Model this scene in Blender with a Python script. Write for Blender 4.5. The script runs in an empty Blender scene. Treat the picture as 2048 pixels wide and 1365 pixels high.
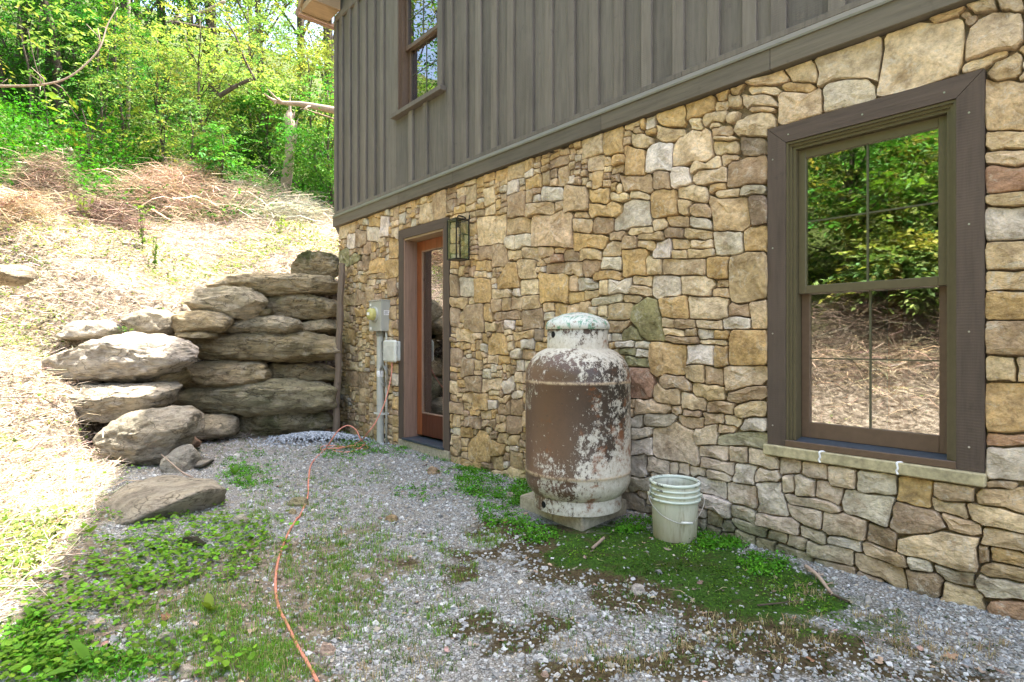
import bpy, math, random
import numpy as np
from mathutils import Vector, Matrix
R = math.radians
random.seed(7)
rng = np.random.default_rng(11)
S = bpy.context.scene
COL = S.collection

# ---------------------------------------------------------------- camera, sky, sun, exposure
F, CX, CY, HC = 1150.0, 1024.0, 682.0, 1.2
cam = bpy.data.objects.new('camera', bpy.data.cameras.new('camera'))
COL.objects.link(cam)
cam.location = (0, 0, HC); cam.rotation_euler = (R(90), 0, 0)
cam.data.sensor_width = 36.0; cam.data.lens = F / 2048 * 36.0
cam.data.clip_start = 0.05; cam.data.clip_end = 500
S.camera = cam
SUN_AZ, SUN_EL = 68.6, 73.2            # azimuth clockwise from +Y
world = bpy.data.worlds.new('World'); S.world = world; world.use_nodes = True
wn = world.node_tree
sky = wn.nodes.new('ShaderNodeTexSky'); sky.sky_type = 'NISHITA'; sky.sun_disc = False
sky.sun_elevation = R(SUN_EL); sky.sun_rotation = R(SUN_AZ)
sky.dust_density = 5.0; sky.air_density = 1.0; sky.ozone_density = 0.3
wn.links.new(sky.outputs[0], wn.nodes['Background'].inputs[0])
wn.nodes['Background'].inputs[1].default_value = 0.15
sun = bpy.data.objects.new('sun', bpy.data.lights.new('sun', 'SUN')); COL.objects.link(sun)
sun.data.energy = 3.8; sun.data.angle = R(0.6); sun.data.color = (1.0, 0.95, 0.86)
sd = Vector((math.sin(R(SUN_AZ)) * math.cos(R(SUN_EL)), math.cos(R(SUN_AZ)) * math.cos(R(SUN_EL)), math.sin(R(SUN_EL))))
sun.rotation_euler = sd.to_track_quat('Z', 'Y').to_euler(); sun.location = (3, 8, 14)
S.view_settings.view_transform = 'Standard'; S.view_settings.look = 'None'
S.view_settings.gamma = 1.0; S.view_settings.use_curve_mapping = False
S.view_settings.exposure = 2.5
S.cycles.max_bounces = 8; S.cycles.transparent_max_bounces = 12
S.cycles.sample_clamp_indirect = 6.0

# ---------------------------------------------------------------- maths helpers
ND = np.array([.758, .652]); ND /= np.linalg.norm(ND)      # into the wall
AD = np.array([ND[1], -ND[0]])                              # along the wall to the right
DW = 3.3                                                    # distance of the wall plane
def W(x, y, o=0.0):
    """pixel of the photograph -> (a, z) on a plane o metres in front of the wall"""
    u = (x - CX) / F; dd = DW - o
    s = dd * (ND[0] - ND[1] * u) / (ND[0] * u + ND[1])
    Z = dd / (ND[0] * u + ND[1])
    return -s, HC - (y - CY) * Z / F
def L2W(a, o, z=0.0):
    p = ND * (DW - o) + AD * a
    return np.array([p[0], p[1], z])
def P(x, y, Z):
    return np.array([(x - CX) / F * Z, Z, HC - (y - CY) / F * Z])
def gp(x, y, z=0.0):
    Z = F * (HC - z) / (y - CY)
    return P(x, y, Z)

def _hash(ix, iy, iz, seed):
    n = (ix * 374761393 + iy * 668265263 + iz * 1274126177 + seed * 974711) & 0x7fffffff
    n = ((n ^ (n >> 13)) * 1103515245) & 0x7fffffff
    n = ((n ^ (n >> 15)) * 12345677) & 0x7fffffff
    return ((n ^ (n >> 16)) & 0xffff) / 65535.0
def noise(x, y, z=0.0, seed=0):
    x, y, z = np.broadcast_arrays(np.asarray(x, float), np.asarray(y, float), np.asarray(z, float))
    x0, y0, z0 = np.floor(x), np.floor(y), np.floor(z)
    fx, fy, fz = x - x0, y - y0, z - z0
    fx, fy, fz = [t * t * (3 - 2 * t) for t in (fx, fy, fz)]
    ix, iy, iz = x0.astype(np.int64), y0.astype(np.int64), z0.astype(np.int64)
    r = 0
    for dx in (0, 1):
        for dy in (0, 1):
            for dz in (0, 1):
                w = (fx if dx else 1 - fx) * (fy if dy else 1 - fy) * (fz if dz else 1 - fz)
                r = r + w * _hash(ix + dx, iy + dy, iz + dz, seed)
    return r * 2 - 1
def fbm(x, y, z=0.0, seed=0, octv=4):
    r = 0; a = 1.0; f = 1.0
    for i in range(octv):
        r = r + a * noise(np.asarray(x) * f, np.asarray(y) * f, np.asarray(z) * f, seed + i * 17); a *= .5; f *= 2.03
    return r
def sstep(a, b, x):
    t = np.clip((x - a) / (b - a), 0, 1); return t * t * (3 - 2 * t)

# ---------------------------------------------------------------- object helpers
def tag(o, label=None, cat=None, group=None, kind=None):
    if label: o['label'] = label
    if cat: o['category'] = cat
    if group: o['group'] = group
    if kind: o['kind'] = kind
    return o
def empty(name, loc=(0, 0, 0), rz=0.0, label=None, cat=None, group=None, parent=None):
    o = bpy.data.objects.new(name, None); COL.objects.link(o)
    o.location = loc; o.rotation_euler = (0, 0, rz); o.empty_display_size = .1
    if parent: o.parent = parent
    return tag(o, label, cat, group)
def mesh(name, V, Fc, mat, parent=None, smooth=False, tint=None, loc=None, rz=None, mats=None, fm=None):
    """V (n,3); Fc: array (m,k) or list of faces; tint (n,3) point colours"""
    me = bpy.data.meshes.new(name)
    V = np.asarray(V, dtype=np.float32)
    if isinstance(Fc, np.ndarray) and Fc.ndim == 2:
        m, k = Fc.shape
        me.vertices.add(len(V)); me.vertices.foreach_set('co', V.ravel())
        me.loops.add(m * k); me.loops.foreach_set('vertex_index', Fc.astype(np.int32).ravel())
        me.polygons.add(m)
        me.polygons.foreach_set('loop_start', np.arange(0, m * k, k, dtype=np.int32))
        me.polygons.foreach_set('loop_total', np.full(m, k, dtype=np.int32))
        me.update(calc_edges=True)
    else:
        me.from_pydata(V.tolist(), [], [list(map(int, f)) for f in Fc])
    if tint is not None:
        t = np.asarray(tint, dtype=np.float32)
        if t.ndim == 1: t = np.tile(t, (len(V), 1))
        at = me.color_attributes.new('tint', 'FLOAT_COLOR', 'POINT')
        at.data.foreach_set('color', np.concatenate([t, np.ones((len(V), 1), np.float32)], 1).ravel())
    for m_ in (mats or [mat]): me.materials.append(m_)
    if fm is not None: me.polygons.foreach_set('material_index', np.asarray(fm, dtype=np.int32))
    if smooth is True or smooth is False:
        me.polygons.foreach_set('use_smooth', np.full(len(me.polygons), bool(smooth)))
    else:
        me.polygons.foreach_set('use_smooth', np.asarray(smooth, dtype=bool))
    me.update()
    o = bpy.data.objects.new(name, me); COL.objects.link(o)
    if parent: o.parent = parent
    if loc is not None: o.location = loc
    if rz is not None: o.rotation_euler = (0, 0, rz)
    return o
BOXF = [(0, 3, 2, 1), (4, 5, 6, 7), (0, 1, 5, 4), (1, 2, 6, 5), (2, 3, 7, 6), (3, 0, 4, 7)]
class MB:
    """collects simple solids into one mesh (one part)"""
    def __init__(s): s.v = []; s.f = []
    def add(s, V, Fc):
        n = len(s.v); s.v += [tuple(map(float, v)) for v in V]; s.f += [tuple(int(i) + n for i in f) for f in Fc]
        return s
    def box(s, x0, x1, y0, y1, z0, z1, b=0.0):
        if b <= 0:
            V = [(x0, y0, z0), (x1, y0, z0), (x1, y1, z0), (x0, y1, z0), (x0, y0, z1), (x1, y0, z1), (x1, y1, z1), (x0, y1, z1)]
            return s.add(V, BOXF)
        # bevelled box
        V = []; idx = {}
        for i, x in enumerate((x0, x1)):
            for j, y in enumerate((y0, y1)):
                for k, z in enumerate((z0, z1)):
                    sx, sy, sz = (b, -b)[i], (b, -b)[j], (b, -b)[k]
                    idx[i, j, k] = len(V)
                    V += [(x, y + sy, z + sz), (x + sx, y, z + sz), (x + sx, y + sy, z)]
        g = lambda i, j, k, c: idx[i, j, k] + c
        Fs = [(g(0,0,0,0), g(0,0,1,0), g(0,1,1,0), g(0,1,0,0)), (g(1,0,0,0), g(1,1,0,0), g(1,1,1,0), g(1,0,1,0)),
              (g(0,0,0,1), g(1,0,0,1), g(1,0,1,1), g(0,0,1,1)), (g(0,1,0,1), g(0,1,1,1), g(1,1,1,1), g(1,1,0,1)),
              (g(0,0,0,2), g(0,1,0,2), g(1,1,0,2), g(1,0,0,2)), (g(0,0,1,2), g(1,0,1,2), g(1,1,1,2), g(0,1,1,2))]
        for k in (0, 1):
            for j in (0, 1): Fs.append((g(0,j,k,1), g(1,j,k,1), g(1,j,k,2), g(0,j,k,2)))
            for i in (0, 1): Fs.append((g(i,0,k,0), g(i,1,k,0), g(i,1,k,2), g(i,0,k,2)))
        for i in (0, 1):
            for j in (0, 1): Fs.append((g(i,j,0,0), g(i,j,1,0), g(i,j,1,1), g(i,j,0,1)))
        for i in (0, 1):
            for j in (0, 1):
                for k in (0, 1): Fs.append((g(i,j,k,0), g(i,j,k,1), g(i,j,k,2)))
        return s.add(V, Fs)
    def prism(s, poly, y0, y1):
        """polygon in (x,z) extruded along y"""
        n = len(poly)
        V = [(p[0], y0, p[1]) for p in poly] + [(p[0], y1, p[1]) for p in poly]
        Fs = [tuple(range(n)), tuple(range(2 * n - 1, n - 1, -1))] + [(i, i + n, (i + 1) % n + n, (i + 1) % n) for i in range(n)]
        return s.add(V, Fs)
    def tube(s, pts, r, k=8, cap=True):
        pts = np.asarray(pts, float); n = len(pts)
        rr = np.full(n, r, float) if np.isscalar(r) else np.asarray(r, float)
        T = np.gradient(pts, axis=0); T /= np.linalg.norm(T, axis=1)[:, None] + 1e-9
        ref = np.array([0, 0, 1.0]) if abs(T[0][2]) < .9 else np.array([1.0, 0, 0])
        V = []
        N = ref
        for i in range(n):
            N = N - T[i] * np.dot(N, T[i]); N /= np.linalg.norm(N) + 1e-9
            B = np.cross(T[i], N)
            for j in range(k):
                a = 2 * math.pi * j / k
                V.append(pts[i] + rr[i] * (math.cos(a) * N + math.sin(a) * B))
        Fs = [(i * k + j, i * k + (j + 1) % k, (i + 1) * k + (j + 1) % k, (i + 1) * k + j) for i in range(n - 1) for j in range(k)]
        if cap: Fs += [tuple(range(k - 1, -1, -1)), tuple((n - 1) * k + j for j in range(k))]
        return s.add(V, Fs)
    def lathe(s, prof, k=48, c=(0, 0)):
        V = []; Fs = []
        for (r, z) in prof:
            for j in range(k):
                a = 2 * math.pi * j / k
                V.append((c[0] + r * math.cos(a), c[1] + r * math.sin(a), z))
        for i in range(len(prof) - 1):
            for j in range(k):
                Fs.append((i * k + j, i * k + (j + 1) % k, (i + 1) * k + (j + 1) % k, (i + 1) * k + j))
        return s.add(V, Fs)
    def build(s, name, mat, parent=None, smooth=False, tint=None, **kw):
        return mesh(name, np.array(s.v), s.f, mat, parent, smooth, tint, **kw)
def fixnormals(o):
    import bmesh
    bm = bmesh.new(); bm.from_mesh(o.data); bmesh.ops.recalc_face_normals(bm, faces=bm.faces); bm.to_mesh(o.data); bm.free()
    return o
def smoothcurve(pts, n=8):
    """Catmull-Rom through the points"""
    p = np.asarray(pts, float); p = np.vstack([2 * p[0] - p[1], p, 2 * p[-1] - p[-2]]); out = []
    for i in range(1, len(p) - 2):
        for t in np.linspace(0, 1, n, endpoint=False):
            a, b, c, d = p[i - 1], p[i], p[i + 1], p[i + 2]
            out.append(.5 * ((2 * b) + (-a + c) * t + (2 * a - 5 * b + 4 * c - d) * t * t + (-a + 3 * b - 3 * c + d) * t ** 3))
    out.append(p[-2]); return np.array(out)

# ---------------------------------------------------------------- materials
class NT:
    def __init__(s, name):
        s.m = bpy.data.materials.new(name); s.m.use_nodes = True; s.t = s.m.node_tree
        s.t.nodes.clear(); s.out = s.n('ShaderNodeOutputMaterial'); s.b = s.n('ShaderNodeBsdfPrincipled')
        s.l(s.b.outputs[0], s.out.inputs[0])
    def n(s, t, **kw):
        nd = s.t.nodes.new(t)
        for k, v in kw.items(): setattr(nd, k, v)
        return nd
    def l(s, a, b): s.t.links.new(a, b)
    def coord(s, kind='Object', scale=(1, 1, 1)):
        tc = s.n('ShaderNodeTexCoord'); mp = s.n('ShaderNodeMapping'); mp.inputs['Scale'].default_value = scale
        s.l(tc.outputs[kind], mp.inputs[0]); return mp.outputs[0]
    def noise(s, co, sc, det=4, rough=.6, dist=0.0):
        nd = s.n('ShaderNodeTexNoise'); s.l(co, nd.inputs['Vector'])
        nd.inputs['Scale'].default_value = sc; nd.inputs['Detail'].default_value = det
        nd.inputs['Roughness'].default_value = rough; nd.inputs['Distortion'].default_value = dist
        return nd.outputs['Fac']
    def vor(s, co, sc, feat='F1', out='Distance'):
        nd = s.n('ShaderNodeTexVoronoi'); nd.feature = feat; s.l(co, nd.inputs['Vector']); nd.inputs['Scale'].default_value = sc
        return nd.outputs[out]
    def ramp(s, fac, stops, interp='LINEAR'):
        nd = s.n('ShaderNodeValToRGB'); nd.color_ramp.interpolation = interp
        e = nd.color_ramp.elements
        while len(e) < len(stops): e.new(.5)
        for el, (p, c) in zip(e, stops):
            el.position = p; el.color = (*(c if hasattr(c, '__len__') else (c, c, c)), 1)
        s.l(fac, nd.inputs[0]); return nd.outputs[0]
    def mix(s, f, a, b, mode='MIX'):
        nd = s.n('ShaderNodeMix', data_type='RGBA', blend_type=mode)
        for v, i in ((f, 0), (a, 6), (b, 7)):
            if hasattr(v, 'default_value') or hasattr(v, 'is_linked'): s.l(v, nd.inputs[i])
            elif i == 0: nd.inputs[0].default_value = v
            else: nd.inputs[i].default_value = (*v, 1)
        return nd.outputs[2]
    def math(s, op, a, b=None, clamp=False):
        nd = s.n('ShaderNodeMath', operation=op); nd.use_clamp = clamp
        for v, i in ((a, 0), (b, 1)):
            if v is None: continue
            if hasattr(v, 'is_linked'): s.l(v, nd.inputs[i])
            else: nd.inputs[i].default_value = v
        return nd.outputs[0]
    def attr(s, name='tint'):
        nd = s.n('ShaderNodeAttribute'); nd.attribute_name = name; return nd.outputs['Color']
    def sep(s, c):
        nd = s.n('ShaderNodeSeparateXYZ'); s.l(c, nd.inputs[0]); return nd.outputs
    def bump(s, h, st=.5, dist=.01, prev=None):
        nd = s.n('ShaderNodeBump'); nd.inputs['Strength'].default_value = st; nd.inputs['Distance'].default_value = dist
        s.l(h, nd.inputs['Height'])
        if prev is not None: s.l(prev, nd.inputs['Normal'])
        return nd.outputs[0]
    def set(s, col=None, rough=None, normal=None, metal=None, spec=None):
        for v, k in ((col, 'Base Color'), (rough, 'Roughness'), (normal, 'Normal'), (metal, 'Metallic'), (spec, 'Specular IOR Level')):
            if v is None: continue
            if hasattr(v, 'is_linked'): s.l(v, s.b.inputs[k])
            elif k == 'Base Color': s.b.inputs[k].default_value = (*v, 1)
            else: s.b.inputs[k].default_value = v
        return s.m

def m_stone():
    t = NT('stone'); co = t.coord('Object'); tint = t.attr()
    n1 = t.noise(co, 7, 5, .65); n2 = t.noise(co, 30, 5, .7); n3 = t.noise(co, 2.2, 3)
    c = t.mix(1.0, tint, t.ramp(n1, [(.3, (.58, .54, .50)), (.5, (1, 1, 1)), (.70, (1.25, 1.23, 1.2))]), 'MULTIPLY')
    c = t.mix(1.0, c, t.ramp(n2, [(.3, (.64, .61, .58)), (.5, (1, 1, 1)), (.70, (1.3, 1.28, 1.24))]), 'MULTIPLY')
    # pale lichen streaks and rusty patches
    mus = t.noise(co, 14, 8, .75, 1.2)
    c = t.mix(t.ramp(mus, [(.54, 0), (.66, .65)]), c, (.60, .54, .43))
    c = t.mix(t.ramp(t.noise(co, 4.5, 6, .7, .8), [(.58, 0), (.72, .5)]), c, (.30, .17, .07))
    c = t.mix(t.ramp(t.noise(co, 9, 7, .8, .5), [(.58, 0), (.70, .6)]), c, (.12, .09, .06))
    vd = t.vor(t.mix(.25, co, t.n('ShaderNodeTexNoise').outputs['Color'], 'ADD'), 13); h = t.bump(vd, .4, .016); h = t.bump(n2, .5, .012, h); h = t.bump(n1, .5, .025, h); h = t.bump(t.noise(co, 70, 6, .8), .75, .006, h)
    return t.set(c, .88, h, spec=.25)
def m_rock():
    t = NT('boulder_rock'); co = t.coord('Object'); tint = t.attr()
    st = t.coord('Object', (1, 1, 3.2))
    n1 = t.noise(co, 3, 6, .65); n2 = t.noise(st, 9, 6, .72, .3)
    c = t.mix(1.0, tint, t.ramp(n1, [(.3, (.55, .52, .48)), (.5, (1, 1, 1)), (.7, (1.3, 1.27, 1.2))]), 'MULTIPLY')
    c = t.mix(1.0, c, t.ramp(n2, [(.32, (.5, .47, .42)), (.5, (1, 1, 1)), (.7, (1.25, 1.22, 1.15))]), 'MULTIPLY')
    c = t.mix(t.ramp(t.noise(co, 4, 8, .78, 1), [(.54, 0), (.66, .7)]), c, (.10, .078, .05))
    c = t.mix(t.ramp(t.noise(co, 5.5, 8, .75, .6), [(.52, 0), (.64, .75)]), c, (.50, .43, .31))
    cr = t.vor(t.mix(.35, t.coord('Object', (1, 1, 2.4)), t.n('ShaderNodeTexNoise').outputs['Color'], 'ADD'), 3.2, 'DISTANCE_TO_EDGE'); crk = t.math('MULTIPLY', t.ramp(cr, [(.0, 1), (.03, 0)]), t.ramp(t.noise(co, 2.5, 2), [(.45, 0), (.6, .75)]))
    c = t.mix(crk, c, (.05, .04, .025))
    h = t.bump(t.ramp(cr, [(0, 0), (.06, 1)]), .4, .02); h = t.bump(n2, 1.0, .07, h); h = t.bump(t.noise(co, 22, 7, .75), .9, .03, h); h = t.bump(t.noise(co, 90, 4, .7), .4, .004, h)
    return t.set(c, .9, h, spec=.2)
def m_mortar():
    t = NT('mortar'); co = t.coord('Object'); n = t.noise(co, 60, 4)
    return t.set(t.ramp(n, [(.3, (.13, .10, .065)), (.7, (.30, .24, .16))]), .95, t.bump(n, .5, .01))
def m_paint(name, base, grain=(1, 1, .07), saw=True, var=.18, rough=.75):
    """rough sawn painted board; the grain runs along local Z by default"""
    t = NT(name); co = t.coord('Object', grain); oc = t.coord('Object')
    n = t.noise(co, 34, 6, .7); big = t.noise(oc, 2.3, 4, .6)
    oi = t.n('ShaderNodeObjectInfo')
    c = t.mix(1.0, base, t.ramp(n, [(.3, (.74,) * 3), (.5, (1,) * 3), (.7, (1.18,) * 3)]), 'MULTIPLY')
    c = t.mix(1.0, c, t.ramp(oi.outputs['Random'], [(0, (1 - var, 1 - var, 1 - var)), (.5, (1, .99, .97)), (1, (1 + var, 1 + var, 1 + var * .9))]), 'MULTIPLY')
    c = t.mix(t.ramp(big, [(.45, 0), (.7, .35)]), c, tuple(min(1, v * 1.35) for v in base))
    c = t.mix(t.ramp(t.noise(oc, 11, 5, .7), [(.62, 0), (.72, .5)]), c, tuple(v * .6 for v in base))
    v = t.vor(t.coord('Object', (3.4, 3.4, 1.6)), 1.0); c = t.mix(t.ramp(v, [(.02, .75), (.045, 0)]), c, tuple(v_ * .35 for v_ in base))
    h = t.bump(n, .5, .006)
    if saw:
        w = t.n('ShaderNodeTexWave'); w.bands_direction = 'Z'; w.inputs['Scale'].default_value = 24; w.inputs['Distortion'].default_value = 2.5
        w.inputs['Detail'].default_value = 2; t.l(oc, w.inputs[0]); h = t.bump(w.outputs['Fac'], .14, .003, h)
    return t.set(c, rough, h, spec=.3)
def m_plain(name, col, rough=.6, metal=0.0, ns=40, amp=.2, bump=.2, spec=.4):
    t = NT(name); co = t.coord('Object'); n = t.noise(co, ns, 5, .65)
    lo = tuple(v * (1 - amp) for v in col); hi = tuple(min(1, v * (1 + amp)) for v in col)
    return t.set(t.ramp(n, [(.3, lo), (.7, hi)]), rough, t.bump(n, bump, .002), metal, spec)
def m_tinted(name, rough=.9, bumps=60, trans=0.0, amp=.25, spec=.2):
    t = NT(name); tint = t.attr(); co = t.coord('Object'); n = t.noise(co, bumps, 4)
    c = t.mix(1.0, tint, t.ramp(n, [(.3, (1 - amp,) * 3), (.7, (1 + amp,) * 3)]), 'MULTIPLY')
    t.set(c, rough, t.bump(n, .3, .003), spec=spec)
    return t.m
def m_leaf(name, trans=.38, rough=.55, spec=.16):
    t = NT(name); tint = t.attr(); t.set(tint, rough, spec=spec)
    tr = t.n('ShaderNodeBsdfTranslucent'); hs = t.mix(1.0, tint, (1.08, 1.15, .55), 'MULTIPLY'); t.l(hs, tr.inputs[0])
    mx = t.n('ShaderNodeMixShader'); mx.inputs[0].default_value = trans
    t.l(t.b.outputs[0], mx.inputs[1]); t.l(tr.outputs[0], mx.inputs[2]); t.l(mx.outputs[0], t.out.inputs[0])
    return t.m
def m_glass(name, refl=.30, tint=(.9, .93, .9)):
    t = NT(name); t.t.nodes.remove(t.b)
    g = t.n('ShaderNodeBsdfGlossy'); g.inputs['Roughness'].default_value = .012; g.inputs[0].default_value = (1, 1, 1, 1)
    tr = t.n('ShaderNodeBsdfTransparent'); tr.inputs[0].default_value = (*tint, 1)
    fr = t.n('ShaderNodeFresnel'); fr.inputs[0].default_value = 1.5
    f = t.math('MULTIPLY_ADD', fr.outputs[0], 1.0 if refl > 0 else .3); f.node.inputs[2].default_value = refl; f.node.use_clamp = True
    co = t.coord('Object'); nb = t.bump(t.noise(co, 2.2, 1), .02, .02); t.l(nb, g.inputs['Normal'])
    mx = t.n('ShaderNodeMixShader'); t.l(f, mx.inputs[0]); t.l(tr.outputs[0], mx.inputs[1]); t.l(g.outputs[0], mx.inputs[2])
    t.l(mx.outputs[0], t.out.inputs[0]); return t.m
M = {}
M['stone'] = m_stone(); M['rock'] = m_rock(); M['mortar'] = m_mortar()
M['siding'] = m_paint('painted_board', (.134, .121, .102))
M['batten'] = m_paint('painted_batten', (.150, .133, .110))
M['band'] = m_paint('painted_band', (.125, .108, .080), grain=(.07, 1, 1), saw=False)
M['trim'] = m_paint('dark_trim', (.094, .070, .053), saw=True, var=.06)
M['trim_h'] = m_paint('dark_trim_level', (.094, .070, .053), grain=(.07, 1, 1), saw=False, var=.06)
M['flash'] = m_plain('flashing', (.19, .175, .125), .5, .3, 8, .1, .1)
M['olive'] = m_plain('olive_frame', (.105, .088, .048), .38, 0, 30, .08, .05)
M['bronze'] = m_plain('bronze_frame', (.120, .078, .050), .40, 0, 30, .12, .08)
M['blue_sill'] = m_plain('sill_pan', (.045, .058, .072), .4, 0, 40, .3, .1)
M['dark'] = m_plain('black_metal', (.02, .019, .017), .45, .3, 60, .2, .1)
M['black'] = m_plain('shade_black', (.006, .006, .006), .9)
M['glass'] = m_glass('window_glass', .23)
M['glass2'] = m_glass('lantern_glass', .0, (.97, .98, .95))
M['sillstone'] = m_plain('sill_stone', (.42, .365, .215), .85, 0, 26, .35, .6)
M['concrete'] = m_plain('concrete', (.36, .32, .23), .9, 0, 30, .35, .5)
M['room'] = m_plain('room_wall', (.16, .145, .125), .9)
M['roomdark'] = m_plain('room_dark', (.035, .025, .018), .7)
M['redwood'] = m_paint('stained_door_wood', (.23, .075, .028), saw=False, var=.03, rough=.4)
M['reddark'] = m_paint('dark_door_wood', (.085, .028, .014), saw=False, var=.03, rough=.35)
M['jamb'] = m_paint('cedar_jamb', (.26, .165, .115), saw=False, var=.05)
M['soffit'] = m_paint('cedar_soffit', (.34, .24, .14), grain=(1, .07, 1), saw=False, var=.05)
M['metalblue'] = m_plain('blue_metal', (.06, .15, .19), .35, .5)
M['roofm'] = m_plain('roof_metal', (.10, .11, .11), .5, .4)
M['grey'] = m_plain('grey_enamel', (.42, .42, .36), .45, .1, 9, .1, .05)
M['pvc'] = m_plain('grey_pvc', (.46, .46, .40), .5, 0, 6, .12, .05)
M['whitepl'] = m_plain('white_plastic', (.62, .62, .55), .4, 0, 12, .12, .05)
M['yellow'] = m_plain('yellowed_glass', (.50, .46, .16), .15, 0, 6, .3, .05)
M['label'] = m_plain('paper_label', (.78, .78, .76), .6)
M['ink'] = m_plain('ink', (.05, .05, .05), .7)
M['muntin'] = m_plain('muntin', (.085, .085, .05), .4)
M['orange'] = m_plain('orange_cord', (.60, .23, .155), .5, 0, 30, .12, .05)
M['cord_k'] = m_plain('black_cable', (.03, .03, .03), .5)
M['steel'] = m_plain('galvanised_wire', (.45, .45, .42), .35, .8)
M['post'] = m_paint('weathered_post', (.165, .125, .090), grain=(1, 1, .05), saw=False)
M['bark'] = m_plain('bark', (.085, .062, .045), .95, 0, 14, .5, 1.0)
M['deadwood'] = m_paint('dead_wood', (.34, .26, .20), grain=(1, 1, .06), saw=False, rough=.9)
M['twig'] = m_tinted('dry_twig', .9)
M['leaf'] = m_leaf('leaf'); M['leafg'] = m_leaf('ground_leaf', .35)
M['deadleaf'] = m_tinted('dead_leaf', .8)
M['pebble'] = m_tinted('pebble', .9, 90, amp=.3)
M['curtain'] = m_plain('green_curtain', (.36, .58, .38), .9)

# ================================================================ TERRAIN
E2 = L2W(-7.44, -.02)[:2]
TOE = np.array([(-1.5, -16), (-1.8, -4), (-1.9, 0), (-2.05, 1.6), (-2.45, 2.8), (-3.05, 4.0), (-3.75, 5.2), (-4.1, 6.2), (-3.85, 7.0),
                (-2.55, 7.72), E2, E2 + ND * 4, E2 + ND * 12, E2 + ND * 60])
STEP = np.array([0, 0, 0, 0, 0, 0.0, .12, .65, 1.55, 1.95, 1.95, 1.95, 1.95, 1.95])
SLOPE = np.array([.62, .60, .58, .52, .50, .46, .44, .42, .42, .42, .42, .42, .42, .42])
def toe_dist(X, Y):
    X = np.asarray(X, float); Y = np.asarray(Y, float)
    best = np.full(X.shape, 1e9); sgn = np.zeros(X.shape); st = np.zeros(X.shape); sl = np.zeros(X.shape)
    for i in range(len(TOE) - 1):
        a, b = TOE[i], TOE[i + 1]; e = b - a; L = np.dot(e, e)
        t = np.clip(((X - a[0]) * e[0] + (Y - a[1]) * e[1]) / L, 0, 1)
        dx = X - a[0] - t * e[0]; dy = Y - a[1] - t * e[1]; d = np.hypot(dx, dy)
        cr = e[0] * (Y - a[1]) - e[1] * (X - a[0])
        m = d < best - 1e-9
        best = np.where(m, d, best); sgn = np.where(m, np.sign(cr), sgn)
        st = np.where(m, STEP[i] + t * (STEP[i + 1] - STEP[i]), st); sl = np.where(m, SLOPE[i] + t * (SLOPE[i + 1] - SLOPE[i]), sl)
    return best * sgn, st, sl
def height(X, Y):
    d, st, sl = toe_dist(X, Y)
    o = np.maximum(d, 0)
    h = st * sstep(.22, .48, o) + sl * (o * o / (o + .55)) * (1 + .012 * np.minimum(o, 20))
    h = h + sstep(0.3, 3, o) * .16 * fbm(X * .8, Y * .8, 0, 3, 4)
    yard = .018 * fbm(X * 1.1, Y * 1.1, 0, 5, 4) + .05 * np.exp(-np.maximum(-d, 0) / .5) * (st < .6)
    return h + yard
def h1(x, y): return float(height(np.array([x]), np.array([y]))[0])
# masks of the yard, in metres on the ground
def ell(X, Y, c, ax, rl, rw):
    dx, dy = X - c[0], Y - c[1]
    return np.hypot((dx * ax[0] + dy * ax[1]) / rl, (-dx * ax[1] + dy * ax[0]) / rw)
WD = -AD
def masks(X, Y):
    n = fbm(X * 2.2, Y * 2.2, 0, 21, 5) * .34 + .16 * fbm(X * 9, Y * 9, 0, 22, 3)
    d, st, sl = toe_dist(X, Y)
    moss = 1 - sstep(.45, 1.25, np.minimum(ell(X, Y, (1.02, 2.98), WD, .92, .46) + n, ell(X, Y, (.62, 3.18), (1, 0), .42, .32) + n))
    brown = .9 - .9 * sstep(.5, 1.25, np.minimum.reduce([ell(X, Y, (.66, 2.80), WD, 1.55, .60) + n * 1.6, ell(X, Y, (.2, 2.45), (1, 0), .65, .24) + n * 2.2, ell(X, Y, (.5, 2.15), (1, 0), .5, .14) + n * 2.4]))
    soil = np.maximum(1 - sstep(-.1, .75, -d + fbm(X * 1.7, Y * 1.7, 0, 33, 4) * .35 - .25 * (Y < 3.4)), 0)
    soil = np.maximum(soil, (1 - sstep(.4, 1.2, ell(X, Y, (-1.15, 2.5), (0, 1), 1.5, .62) + n * 2)) * .85)
    hill = sstep(-.05, .15, d + n * .2)
    return moss, brown, soil, hill
def axis(segs):
    out = []
    for a, b, s in segs: out.append(np.arange(a, b, s))
    out.append([segs[-1][1]]); return np.concatenate(out)
gx = axis([(-70, -30, 4), (-30, -14, 1.0), (-14, -6.5, .3), (-6.5, 3.4, .05), (3.4, 8, .3), (8, 60, 4)])
gy = axis([(-40, -12, 3), (-12, -1, .4), (-1, 1.4, .12), (1.4, 9.2, .05), (9.2, 20, .3), (20, 40, 1.0), (40, 110, 5)])
GX, GY = np.meshgrid(gx, gy); HZ = height(GX, GY)
ins_a = (GX * AD[0] + GY * AD[1]); ins_o = DW - (GX * ND[0] + GY * ND[1])
inside = (ins_o < -.15) & (ins_a > -7.3) & (ins_a < 7.5) & (ins_o > -11)
HZ = np.where(inside, np.minimum(HZ, -.05), HZ)
nx, ny = len(gx), len(gy)
idx = np.arange(nx * ny).reshape(ny, nx)
Fg = np.stack([idx[:-1, :-1], idx[:-1, 1:], idx[1:, 1:], idx[1:, :-1]], -1).reshape(-1, 4)
mo, br, so, hi = masks(GX, GY)
forest = sstep(0, 1.4, -(4.6 - 2.3 * (1 - sstep(1.5, 4.5, GY))) + toe_dist(GX, GY)[0] + fbm(GX * .5, GY * .5, 0, 9, 3) * 1.2)
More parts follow.
